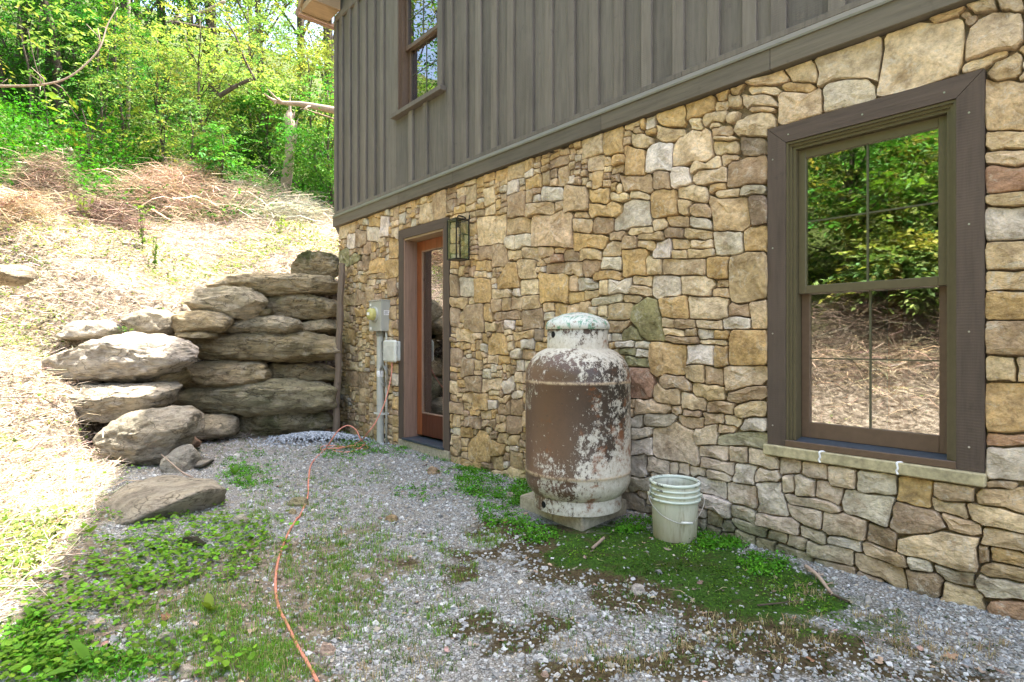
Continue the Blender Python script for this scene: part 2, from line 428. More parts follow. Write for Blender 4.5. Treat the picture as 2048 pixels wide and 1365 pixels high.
t = NT('ground'); co = t.coord('Object'); zc = t.n('ShaderNodeAttribute'); zc.attribute_name = 'zone'
zs = t.sep(zc.outputs['Vector']); hc = t.n('ShaderNodeAttribute'); hc.attribute_name = 'zone2'; hs = t.sep(hc.outputs['Vector'])
v1 = t.vor(co, 130, out='Color'); v1d = t.vor(co, 130); v2d = t.vor(co, 70)
grav = t.mix(1.0, t.ramp(t.sep(v1)[0], [(.1, (.19, .19, .175)), (.5, (.33, .33, .31)), (.9, (.48, .48, .45))]), t.ramp(v1d, [(.2, (1.1,) * 3), (.75, (.45, .43, .40))]), 'MULTIPLY')
grav = t.mix(t.ramp(t.noise(co, 5, 5, .7), [(.45, 0), (.7, .6)]), grav, (.24, .21, .16))
soilc = t.ramp(t.noise(co, 26, 7, .75), [(.3, (.085, .065, .045)), (.5, (.20, .165, .12)), (.72, (.34, .30, .235))])
mossc = t.mix(t.ramp(t.noise(co, 6, 5, .7), [(.52, 0), (.64, .75)]), t.ramp(t.noise(co, 60, 6, .75), [(.3, (.014, .020, .006)), (.5, (.035, .085, .010)), (.70, (.085, .17, .022))]), (.05, .045, .018))
brownc = t.ramp(t.noise(co, 48, 6, .75), [(.3, (.030, .020, .010)), (.5, (.075, .055, .028)), (.7, (.12, .115, .05))])
hillc = t.ramp(t.noise(co, 14, 7, .75), [(.36, (.04, .03, .022)), (.5, (.17, .135, .10)), (.64, (.42, .36, .29))])
fn = t.noise(co, 30, 6, .75)
def edge(z, w=.35):
    a = t.math('ADD', z, t.math('MULTIPLY', t.math('SUBTRACT', fn, .5), 1.3))
    return t.ramp(a, [(.5 - w / 2, 0), (.5 + w / 2, 1)])
c = t.mix(edge(zs[2]), grav, soilc); c = t.mix(edge(zs[1]), c, brownc); c = t.mix(edge(zs[0]), c, mossc)
c = t.mix(hs[0], c, hillc); c = t.mix(hs[1], c, t.ramp(fn, [(.3, (.03, .04, .012)), (.7, (.09, .12, .03))]))
hb = t.bump(v2d, .5, .01); hb = t.bump(t.noise(co, 70, 6, .75), .8, .012, hb)
t.set(c, .95, hb, spec=.15)
ground = mesh('ground', np.stack([GX.ravel(), GY.ravel(), HZ.ravel()], 1), Fg, t.m, smooth=True)
for nm, ch in (('zone', (mo, br, so)), ('zone2', (hi, forest, hi * 0))):
    at = ground.data.color_attributes.new(nm, 'FLOAT_COLOR', 'POINT')
    at.data.foreach_set('color', np.stack([c_.ravel() for c_ in ch] + [np.ones(nx * ny)], 1).astype(np.float32).ravel())
tag(ground, kind='structure')

# ================================================================ scatter helpers
def rotmats(n, tilt=math.pi):
    a = rng.uniform(0, 2 * math.pi, n); b = rng.uniform(-tilt, tilt, n); c_ = rng.uniform(-tilt, tilt, n)
    ca, sa, cb, sb, cc, sc_ = np.cos(a), np.sin(a), np.cos(b), np.sin(b), np.cos(c_), np.sin(c_)
    Rz = np.zeros((n, 3, 3)); Rz[:, 0, 0] = ca; Rz[:, 0, 1] = -sa; Rz[:, 1, 0] = sa; Rz[:, 1, 1] = ca; Rz[:, 2, 2] = 1
    Rx = np.zeros((n, 3, 3)); Rx[:, 0, 0] = 1; Rx[:, 1, 1] = cb; Rx[:, 1, 2] = -sb; Rx[:, 2, 1] = sb; Rx[:, 2, 2] = cb
    Ry = np.zeros((n, 3, 3)); Ry[:, 1, 1] = 1; Ry[:, 0, 0] = cc; Ry[:, 0, 2] = sc_; Ry[:, 2, 0] = -sc_; Ry[:, 2, 2] = cc
    return Rz @ Rx @ Ry
def stamp(protos, pos, scale, rot, tint):
    """protos: list of (V,F) with equal counts; returns merged V,F,T"""
    PV = np.stack([p[0] for p in protos]); PF = protos[0][1]
    k = rng.integers(0, len(protos), len(pos)); sc = np.asarray(scale, float)
    if sc.ndim == 1: sc = np.repeat(sc[:, None], 3, 1)
    V = np.einsum('nij,nkj->nki', rot, PV[k] * sc[:, None, :]) + pos[:, None, :]
    nv = PV.shape[1]
    Fc = (PF[None] + (np.arange(len(pos)) * nv)[:, None, None]).reshape(-1, PF.shape[1])
    return V.reshape(-1, 3), Fc, np.repeat(tint, nv, 0)
def ico_proto(seed):
    r = np.random.default_rng(seed); ph = (1 + 5 ** .5) / 2
    v = np.array([(-1, ph, 0), (1, ph, 0), (-1, -ph, 0), (1, -ph, 0), (0, -1, ph), (0, 1, ph), (0, -1, -ph), (0, 1, -ph), (ph, 0, -1), (ph, 0, 1), (-ph, 0, -1), (-ph, 0, 1)]) / 1.9
    f = np.array([(0, 11, 5), (0, 5, 1), (0, 1, 7), (0, 7, 10), (0, 10, 11), (1, 5, 9), (5, 11, 4), (11, 10, 2), (10, 7, 6), (7, 1, 8), (3, 9, 4), (3, 4, 2), (3, 2, 6), (3, 6, 8), (3, 8, 9), (4, 9, 5), (2, 4, 11), (6, 2, 10), (8, 6, 7), (9, 8, 1)])
    v = v * r.uniform(.6, 1.25, (12, 1)); v *= np.array([1, r.uniform(.55, .95), r.uniform(.35, .7)]); return v, f
def box_proto(seed):
    r = np.random.default_rng(seed)
    v = np.array([(x, y, z) for x in (-1, 1) for y in (-1, 1) for z in (-1, 1)], float) * r.uniform(.45, 1.1, (8, 3)) * np.array([1, r.uniform(.5, .9), r.uniform(.3, .6)])
    f = np.array([(0, 1, 3), (0, 3, 2), (4, 6, 7), (4, 7, 5), (0, 4, 5), (0, 5, 1), (2, 3, 7), (2, 7, 6), (0, 2, 6), (0, 6, 4), (1, 5, 7), (1, 7, 3)]); return v, f
PEB = [box_proto(i) for i in range(14)]; PIC = [ico_proto(i) for i in range(10)]
def leaf_quads(pos, L, Wd, tint, up=.5, droop=0.0, tdir=None):
    """folded diamond leaves: 4 verts, 2 triangles"""
    n = len(pos)
    t_ = rng.normal(size=(n, 3)); t_[:, 2] = t_[:, 2] * .6 - droop; t_ = t_ if tdir is None else tdir.copy(); t_ /= np.linalg.norm(t_, axis=1)[:, None]
    u_ = rng.normal(size=(n, 3)); u_[:, 2] = np.abs(u_[:, 2]) + up * 2
    b_ = np.cross(t_, u_); b_ /= np.linalg.norm(b_, axis=1)[:, None] + 1e-9
    nn = np.cross(b_, t_)
    L = np.broadcast_to(L, n)[:, None]; Wd = np.broadcast_to(Wd, n)[:, None]
    V = np.stack([pos - t_ * L * .5, pos + b_ * Wd * .5 + nn * Wd * .12 - t_ * L * .08, pos + t_ * L * .5, pos - b_ * Wd * .5 + nn * Wd * .12 - t_ * L * .08], 1).reshape(-1, 3)
    i = np.arange(n)[:, None] * 4
    Fc = np.concatenate([i + np.array([[0, 1, 2]]), i + np.array([[0, 2, 3]])], 0)
    return V, Fc, np.repeat(tint, 4, 0)
def vary(base, n, s=.2, h=.08):
    b = np.asarray(base, float)[None] * (1 + rng.normal(0, s, (n, 1))) * (1 + rng.normal(0, h, (n, 3)))
    return np.clip(b, .005, .9)
def blades(root, L, w, tint, lean=.5):
    n = len(root); a = rng.uniform(0, 2 * math.pi, n); d = np.stack([np.cos(a), np.sin(a), np.zeros(n)], 1)
    L = np.broadcast_to(L, n)[:, None]; w = np.broadcast_to(w, n)[:, None]; ln = rng.uniform(.1, 1, (n, 1)) * lean
    mid = root + d * L * ln * .32 + np.array([0, 0, 1]) * L * .50; tip = root + d * L * ln + np.array([0, 0, 1]) * L * np.sqrt(np.clip(1 - ln * ln, .02, 1)) * (1 - .45 * ln)
    p = np.stack([-d[:, 1], d[:, 0], d[:, 2]], 1) * w
    V = np.stack([root - p, root + p, mid + p * .8, mid - p * .8, tip], 1).reshape(-1, 3)
    i = np.arange(n)[:, None] * 5
    Fc = np.concatenate([i + np.array([[0, 1, 2]]), i + np.array([[0, 2, 3]]), i + np.array([[3, 2, 4]])], 0)
    return V, Fc, np.repeat(tint, 5, 0)
def sticks(root, dirv, L, r, tint, bend=.25, segs=4):
    """thin three-sided bent sticks"""
    n = len(root); ts = np.linspace(0, 1, segs)
    side = rng.normal(size=(n, 3)); side -= dirv * np.sum(side * dirv, 1)[:, None]; side /= np.linalg.norm(side, axis=1)[:, None]
    up = np.cross(dirv, side); L = np.broadcast_to(L, n); r = np.broadcast_to(r, n)
    Vs = []
    for k, tt in enumerate(ts):
        c_ = root + dirv * (L * tt)[:, None] + side * (L * bend * math.sin(math.pi * tt) * rng.uniform(.3, 1, n))[:, None] + up * (L * bend * .4 * math.sin(5 * tt))[:, None]
        rr = (r * (1 - .7 * tt))[:, None]
        for j in range(3):
            a = 2 * math.pi * j / 3; Vs.append(c_ + rr * (math.cos(a) * side + math.sin(a) * up))
    V = np.stack(Vs, 1).reshape(-1, 3)
    q = []
    for k in range(segs - 1):
        for j in range(3): q.append((k * 3 + j, k * 3 + (j + 1) % 3, k * 3 + 3 + (j + 1) % 3, k * 3 + 3 + j))
    Fc = (np.array(q)[None] + (np.arange(n) * segs * 3)[:, None, None]).reshape(-1, 4)
    return V, Fc, np.repeat(tint, segs * 3, 0)
def on_ground(x, y, dz=0.0): return np.stack([x, y, height(x, y) + dz], 1)

# ================================================================ HOUSE
HL = empty('stone_house', (*(ND * DW), 0), math.atan2(AD[1], AD[0]),
           'two storey cottage with tan fieldstone ground floor and grey board and batten siding above', 'house')
# local frame: x along the wall to the right, y into the house, z up
A0, A1, ZB = -7.38, 6.5, 2.74           # stone corner, right end, top of the stone
def rect_px(x0, x1, yt0, yb0, o=.03):
    """opening from trim pixels: x0,x1 outer edges, top/bottom at x0"""
    a0, zt = W(x0, yt0, o); a1, _ = W(x1, yt0, o); _, zb = W(x0, yb0, o); return a0, a1, zb, zt
WIN = rect_px(1535, 1969, 259, 887)      # trim outer
DOR = rect_px(797, 898, 462, 876)
UPW_a0, _ = W(787, 200, .05); UPW_a1, _ = W(883, 200, .05)
_, UPS = W(880, 172, .06)
UPW = (UPW_a0, UPW_a1, UPS, 5.28)
TW = .102
print('WIN', WIN, 'DOR', DOR, 'UPW', UPW)

# ---- masonry: backing walls with openings
mw = empty('stone_wall', parent=HL)
def wall_with_holes(x0, x1, z0, z1, holes, y0, y1):
    mb = MB(); xs = sorted({x0, x1, *[h for q in holes for h in q[:2]]}); zs = sorted({z0, z1, *[h for q in holes for h in q[2:]]})
    for i in range(len(xs) - 1):
        for k in range(len(zs) - 1):
            cx, cz = (xs[i] + xs[i + 1]) / 2, (zs[k] + zs[k + 1]) / 2
            if any(q[0] < cx < q[1] and q[2] < cz < q[3] for q in holes): continue
            mb.box(xs[i], xs[i + 1], y0, y1, zs[k], zs[k + 1])
    return mb
win_in = (WIN[0] + TW, WIN[1] - TW, WIN[2] + .0, WIN[3] - TW)
dor_in = (DOR[0] + TW, DOR[1] - TW, .10, DOR[3] - TW)
wall_with_holes(A0 + .03, A1, -.4, ZB, [win_in, dor_in], .016, .22).build('mortar', M['mortar'], mw)

# ---- the stones: traced in the photograph, then the gaps filled with small ashlar
TAN = dict(t=(.39, .295, .175), o=(.39, .275, .130), y=(.47, .375, .235), g=(.43, .385, .300), b=(.30, .220, .140), r=(.34, .215, .135), d=(.20, .155, .110), m=(.22, .205, .105), w=(.50, .445, .370))
CR = {'6': (900, 380, 3.1015), 'C': (1250, 0, 2.5276), 'E': (1348, 898, 2.9229), 'F': (960, 580, 2.528), 'G': (600, 780, 4.096), 'H': (600, 400, 2.625), 'K': (680, 380, 5.25), 'J': (1500, 540, 2.5274)}
TR = """J t 1190 15 1480 108;J o 1190 115 1480 250;J b 1190 256 1480 440;J y 1190 446 1350 570;J t 1354 440 1480 570;J o 1195 577 1480 830;J r 1190 836 1480 898;J w 1200 904 1480 1068;6 g 580 0 715 75;6 t 720 0 870 160;6 o 880 0 1005 100;6 y 1010 20 1120 65;6 y 1125 0 1250 45;6 o 1255 0 1415 145;6 o 875 75 1080 160;6 g 1030 250 1025 190 1100 60 1250 50 1250 210 1130 235;6 t 490 90 660 180;6 t 520 150 770 345;6 y 180 155 365 345;6 t 365 195 515 280;6 t 775 180 875 265;6 t 780 125 870 182;6 b 915 165 1020 265;6 o 780 275 995 375;6 t 997 250 1090 310;6 y 1130 225 1265 285;6 y 1262 195 1365 255;6 t 1170 265 1335 320;6 b 1337 235 1463 300;6 t 1372 165 1500 235;6 t 1465 225 1640 295;6 g 1503 165 1637 224;6 t 1510 105 1638 165;6 t 1642 35 1863 240;6 d 1870 20 1970 215;6 g 1640 242 1820 405;6 o 1825 215 1970 375;6 g 340 280 413 375;6 g 417 280 515 365;6 b 185 345 260 420;6 t 265 325 368 475;6 y 372 377 448 430;6 y 452 357 555 430;6 t 560 350 650 405;6 r 637 405 715 445;6 b 718 387 820 440;6 t 822 352 953 440;6 t 957 315 1080 410;6 t 1085 290 1165 380;6 t 1170 322 1285 370;6 w 1270 395 1290 340 1360 305 1385 350 1380 420 1285 425;6 t 1387 297 1503 365;6 y 1507 290 1638 355;6 y 1390 372 1488 420;6 t 1490 360 1638 415;6 t 430 430 535 535;6 b 607 455 715 515;6 t 722 447 833 525;6 b 836 430 938 520;6 g 942 412 1068 500;6 o 902 497 1080 560;6 o 1072 370 1223 545;6 y 1230 430 1323 530;6 t 1330 420 1598 520;6 o 1602 405 1740 545;6 t 1745 380 1960 375 1970 670 1800 700 1745 600;6 o 300 610 300 570 395 440 440 500 445 600 380 615;6 o 165 545 268 685;6 g 66 535 160 640;6 o 565 520 748 695;6 y 447 572 563 650;6 t 752 522 800 620;6 g 807 557 938 615;6 y 942 562 993 655;6 g 1000 557 1133 655;6 y 1140 540 1255 598;6 y 1115 602 1260 655;6 w 1266 530 1448 660;6 y 1452 515 1640 520 1665 580 1620 650 1452 650;6 t 1672 540 1740 590;6 t 1632 597 1745 650;6 o 742 627 838 690;6 t 845 617 935 675;6 g 892 657 1073 715;6 t 1080 657 1195 700;6 m 1130 870 1130 830 1190 690 1250 655 1290 700 1350 900 1340 945 1210 940;6 o 1325 657 1488 790;6 y 1493 655 1740 790;6 b 1735 702 1870 775;6 y 1882 675 1965 855;6 y 1332 795 1403 850;6 t 1412 792 1528 850;6 y 1532 795 1693 850;6 w 1698 782 1885 840;6 y 1340 857 1473 905;6 t 1480 847 1535 890;6 g 1540 852 1640 915;6 o 1645 857 1750 910;6 b 1355 900 1548 945;6 y 1552 917 1725 945;6 o 1735 860 1800 850 1970 860 1965 1075 1745 1075;6 o 1255 950 1475 1140;6 w 1478 955 1648 1070;6 o 1652 955 1740 1080;6 t 1467 1082 1588 1180;6 b 1591 1087 1700 1195;6 y 1705 1085 1965 1085 1965 1200 1720 1250;6 b 1725 1202 1965 1305;6 b 1332 1147 1508 1235;6 t 1512 1192 1713 1290;6 t 1275 1212 1443 1315;6 y 1450 1247 1600 1350;6 r 1120 1110 1240 1095 1280 1180 1230 1290 1120 1280;6 b 470 737 583 855;6 b 297 747 440 790;6 b 106 700 220 865;6 o 212 702 265 795;6 b 0 727 65 845;6 t 267 670 333 740;6 t 337 667 390 745;6 t 392 665 463 735;6 t 465 655 565 735;6 t 0 662 120 720;6 y 46 847 150 930;6 t 402 867 530 915;6 o 245 920 280 870 340 880 380 1020 245 1015;6 d 535 857 590 930;6 g 390 985 450 1030;6 g 457 922 538 975;6 b 0 982 85 1090;6 b 82 1037 160 1150;6 y 240 1017 308 1070;6 o 312 1027 385 1075;6 b 112 1162 200 1245;6 y 212 1172 325 1240;6 w 325 1200 415 1150 415 1250 350 1260;6 y 160 1272 245 1350;6 t 307 1292 375 1350;6 m 1075 847 1200 945;6 t 987 827 1125 885;6 g 1002 897 1073 940;6 g 1037 947 1150 985;6 g 1152 952 1258 990;6 m 1060 992 1155 1030;6 g 1160 997 1250 1045;6 m 1090 1047 1250 1100;6 b 0 512 60 660;6 y 270 617 380 670;C o 175 545 318 655;C o 322 500 460 585;C t 167 612 340 710;C y 42 677 160 750;C y 342 587 395 650;C y 397 542 538 615;C y 437 592 500 640;C t 460 507 525 545;C t 527 475 643 540;C t 635 370 838 430;C y 640 434 838 490;C y 842 312 978 420;C y 587 462 793 550;C o 797 402 978 485;C t 637 522 770 575;C y 982 210 1298 430;C y 502 552 635 615;C b 442 622 558 690;C y 557 557 785 690;C y 777 440 1008 625;C g 1012 352 1270 565;C y 1260 480 1285 320 1330 190 1530 130 1710 95 1720 250 1690 370 1280 490;C y 1722 330 1740 130 1830 70 2017 80 2017 220 1800 310;C b 1702 70 1775 130;C y 1747 0 1893 75;C y 1892 0 2017 75;C y 1690 365 1740 310 1920 260 1920 300 1800 350;C g 1822 292 2060 380 2060 430 1825 430;C t 1827 432 2100 680;C t 1817 684 2100 780;C y 1822 784 2100 855;C r 1827 860 2100 985;C t 1822 987 2100 1055;C g 1827 1057 2100 1240;C t 1827 1243 2100 1365;C d 592 672 720 780;C y 457 662 590 698;C y 452 702 590 775;C t 497 762 608 825;C b 527 780 720 940;C y 342 782 490 855;C y 257 647 450 835;C w 116 702 250 865;C o 12 742 110 885;C y 372 837 538 920;C o 437 907 523 955;C w 247 842 330 935;C b 157 852 240 945;C t 0 882 155 970;C y 277 932 423 990;C y 477 945 590 1000;C g 592 922 720 990;E t 632 55 760 155;E t 767 70 903 205;E t 907 95 1078 240;E g 1087 140 1303 280;E o 1302 160 1500 200 1498 355 1310 310;E t 1532 200 1753 315;E y 1507 290 1708 330 1708 400 1507 350;E t 1775 240 2100 270 2100 390 1790 320;E y 1720 322 2100 400 2100 490 1800 440;E y 722 160 833 290;E y 652 162 718 265;E t 840 200 1010 240 980 350 830 290;E g 1012 245 1303 290 1260 450 1110 410 977 350;E b 1307 320 1500 365 1610 460 1300 490 1272 440;E t 1580 385 1790 440 1790 490 1620 465;E y 1315 510 1650 470 1785 500 1760 690 1640 680 1500 640 1320 580;E t 672 277 828 295 970 350 960 375 860 365 700 310;E t 682 340 870 375 860 470 740 440;E t 882 380 1138 430 1130 545 870 480;E b 1147 445 1308 480 1303 590 1142 540;E t 1122 555 1370 620 1370 680 1120 600;E g 907 510 1110 545 1110 600 920 540;E y 742 460 888 485 888 550 742 510;E t 492 370 738 440 738 510 560 450 495 430;E g 500 190 640 200 660 400 510 370;E t 492 120 630 130 630 190 500 180;E y 790 535 1060 600 1050 690 790 620;E t 1072 615 1343 700 1343 790 1070 710;E b 1362 690 1570 730 1570 840 1400 790;E g 1387 620 1500 640 1490 700 1400 680;E g 1512 665 1750 710 1740 765 1560 745;E y 1580 760 1813 830 1813 900 1740 930 1580 880;E r 1832 860 2100 900 2100 1010 1900 960;E g 1762 730 2100 800 2100 870 1830 820;E t 1812 650 2100 720 2100 775 1850 720;E o 1852 570 2100 620 2100 680 1860 630;E t 1802 460 2100 500 2100 590 1800 540;E b 1787 545 1840 555 1840 645 1785 640;E g 367 80 480 90 480 190 365 180;E t 172 30 358 65 358 135 170 95;E y 0 80 38 135;E y 42 80 98 140;E y 106 95 200 105 200 155 106 140;E y 207 115 325 125 325 180 207 165;E w 150 165 308 200 308 290 150 250;E t 315 195 495 210 495 335 320 290;E w 150 270 328 320 328 400 160 350;E m 332 330 495 370 480 440 350 400;E m 360 420 550 470 545 535 400 490;E t 552 480 658 505 658 560 552 540;E t 662 510 780 540 780 590 662 565;E t 1825 195 1990 215 1990 260 1825 235;F y 800 550 975 565 975 620 800 612;F g 845 617 983 685;F t 980 577 1035 610;F b 1037 585 1130 625;F t 1152 545 1298 615;F t 1302 560 1450 640;F t 1137 607 1243 665;F y 1247 622 1335 670;F g 1337 642 1450 710;F t 1022 622 1148 685;F t 1202 667 1300 710;F y 1092 670 1203 765;F t 880 700 1000 665 1085 690 1125 850 1120 885 885 820;F m 1217 715 1300 702 1450 722 1450 795 1217 765;F t 1112 765 1268 780 1268 850 1112 825;F t 1267 770 1360 780 1358 865 1267 850;F y 1357 790 1517 830 1517 910 1355 870;F g 770 680 880 740;F g 770 742 880 830;F g 765 830 850 820 850 945 765 920;F y 852 835 955 860 955 920 852 900;F d 720 1005 840 1050 840 1120 720 1100;F m 765 940 868 1000;G o 1385 530 1390 420 1520 320 1570 400 1570 590 1400 560;G t 1220 30 1300 90;G o 1435 40 1553 165;G b 1637 85 1735 200;G b 1738 90 1840 210;G b 1722 212 1840 345;G b 1220 92 1350 190;G b 1357 212 1503 305;G o 1332 287 1430 370;G o 1412 167 1490 220;G t 1497 172 1573 238;G b 1507 242 1620 290;G t 1622 277 1700 320;G t 1622 372 1715 455;G t 1722 402 1815 470;G o 1577 410 1700 450 1680 535 1575 520;G y 1225 352 1265 438;G t 1272 362 1330 470;G t 1217 457 1293 515;G t 1587 565 1680 640;H b 335 290 375 360;H b 300 480 358 560;H o 242 500 298 560;H t 237 590 270 640;H o 247 672 300 750;H b 252 890 310 970;H b 312 900 370 975;K w 82 445 183 600;K b 187 420 290 585;K g 300 385 420 520;K w 440 270 528 470;K o 540 240 720 400 720 430 545 440;K y 845 160 980 140 985 320 850 355;K t 990 60 1135 30 1135 290 1010 305;K b 255 560 320 530 345 600 320 690 255 650;K m 10 640 90 600 115 680 110 800 20 780;K m 115 700 180 655 240 690 150 785 115 780;K g 250 700 340 690 360 740 290 835 250 820;K o 335 870 350 740 420 680 485 700 490 850 400 875;K o 530 490 610 480 610 710 530 715;K o 495 730 610 725 610 915 495 915;K b 515 925 610 925 610 1115 520 1110;K b 190 1110 280 1060 285 1230 190 1225;K t 80 1110 185 1100 185 1225 80 1225;K t 310 880 490 860 490 910 310 930;K o 155 905 300 895 300 970 155 975;K b 545 1120 610 1110 610 1200 550 1210;K o 310 300 440 290 430 370 320 380;K y 0 400 100 370 100 490 0 520;K t 110 360 180 340 180 430 110 450;K t 535 1215 610 1205 610 1360 535 1360"""
RES = .01; U0, U1, V0, V1 = A0 - .02, 1.35, -.12, ZB
nu, nv = int((U1 - U0) / RES), int((V1 - V0) / RES)
ua = U0 + (np.arange(nu) + .5) * RES; va = V0 + (np.arange(nv) + .5) * RES
UU, VV = np.meshgrid(ua, va)
WU = UU + .010 * noise(UU * 8, VV * 8, 0, 51) + .007 * noise(UU * 24, VV * 24, 0, 52)
WV = VV + .010 * noise(UU * 8, VV * 8, 0, 53) + .007 * noise(UU * 24, VV * 24, 0, 54) + .02 * noise(UU * 1.6, VV * 1.6, 0, 55)
shapes = []
import mathutils.geometry as mg
for rec in TR.split(';'):
    q = rec.split(); ox, oy, sc = CR[q[0]]; n_ = list(map(float, q[2:]))
    if len(n_) == 4: n_ = [n_[0], n_[1], n_[2], n_[1], n_[2], n_[3], n_[0], n_[3]]
    pts = [W(ox + n_[i] / sc, oy + n_[i + 1] / sc) for i in range(0, len(n_), 2)]
    pts = [pts[i] for i in mg.convex_hull_2d([Vector(p_) for p_ in pts])]
    pts = np.array(pts)
    if len(pts) < 3: continue
    ar = .5 * np.sum(pts[:, 0] * np.roll(pts[:, 1], -1) - np.roll(pts[:, 0], -1) * pts[:, 1])
    if ar < 0: pts = pts[::-1]
    shapes.append((pts, q[1]))
b1 = np.full((nv, nu), 1e3); b2 = np.full((nv, nu), 1e3); lab = np.full((nv, nu), -1, int)
openings = [(WIN[0] - .0, WIN[1], WIN[2] - .064, WIN[3]), (DOR[0], DOR[1], -.2, DOR[3])]
blocked = np.zeros((nv, nu), bool)
for q in openings: blocked |= (UU > q[0] - .004) & (UU < q[1] + .004) & (VV > q[2] - .004) & (VV < q[3] + .004)
def put(pts, i, pad=.12):
    lo = pts.min(0) - pad; hi_ = pts.max(0) + pad
    i0, i1 = max(0, int((lo[0] - U0) / RES)), min(nu, int((hi_[0] - U0) / RES) + 1)
    j0, j1 = max(0, int((lo[1] - V0) / RES)), min(nv, int((hi_[1] - V0) / RES) + 1)
    if i1 <= i0 or j1 <= j0: return
    x, y = WU[j0:j1, i0:i1], WV[j0:j1, i0:i1]; dmax = np.full(x.shape, -1e3)
    n = len(pts)
    for k in range(n):
        p, r = pts[k], pts[(k + 1) % n]; e = r - p; L = np.hypot(*e) + 1e-9
        dmax = np.maximum(dmax, ((x - p[0]) * e[1] - (y - p[1]) * e[0]) / L)
    A, B, Lb = b1[j0:j1, i0:i1], b2[j0:j1, i0:i1], lab[j0:j1, i0:i1]
    w = dmax < A
    B[...] = np.where(w, A, np.minimum(B, dmax)); A[...] = np.where(w, dmax, A); Lb[...] = np.where(w, i, Lb)
for i, (p_, c_) in enumerate(shapes): put(p_, i)
used = (b1 < .012) | blocked
cols = []
rnd = random.Random(5)
for j in range(nv):
    i = 0
    while i < nu:
        if used[j, i]: i += 1; continue
        run = i
        while run < nu and not used[j, run]: run += 1
        free = run - i
        left = ua[i] < -4.2
        big = ua[i] > .1
        w = rnd.randint(9, 20) if left else rnd.randint(10, 27)
        if big: w = rnd.randint(20, 48)
        if free - w < 7: w = free
        if w > 44: w = 26
        hmax = max(5, int(w * rnd.choice([.4, .5, .6, .8, 1.1]))); hmax = min(hmax, 24)
        if w >= 5:
            h = 0
            while h < hmax and j + h < nv and not used[j + h, i:i + w].any(): h += 1
            if j + h < nv and h >= hmax:
                h2 = h
                while h2 < h + 4 and j + h2 < nv and not used[j + h2, i:i + w].any(): h2 += 1
                if h2 < h + 4: h = h2
            if h >= 4:
                x0, x1, z0, z1 = ua[i] - RES / 2, ua[i + w - 1] + RES / 2, va[j] - RES / 2, va[j + h - 1] + RES / 2
                jt = lambda s=.012: rnd.uniform(-s, s)
                shapes.append((np.array([(x0 + jt(.006), z0 + jt(.006)), (x1 + jt(.006), z0 + jt(.006)), (x1 + jt(.006), z1 + jt(.006)), (x0 + jt(.006), z1 + jt(.006))]), rnd.choice('tttooyyygbbtgtbw' if not left else 'ttoooybbytg')))
                used[j:j + h, i:i + w] = True
        used[j, i:i + w] = True
        i += w
ntr = len(TR.split(';'))
b1[:] = 1e3; b2[:] = 1e3; lab[:] = -1
for i, (p_, c_) in enumerate(shapes): put(p_, i)
lab[blocked] = -2
margin = np.where(lab >= 0, b2 - b1, 0)
outb = np.minimum.reduce([UU - (A0), (ZB - VV) + .01])
NR = 22
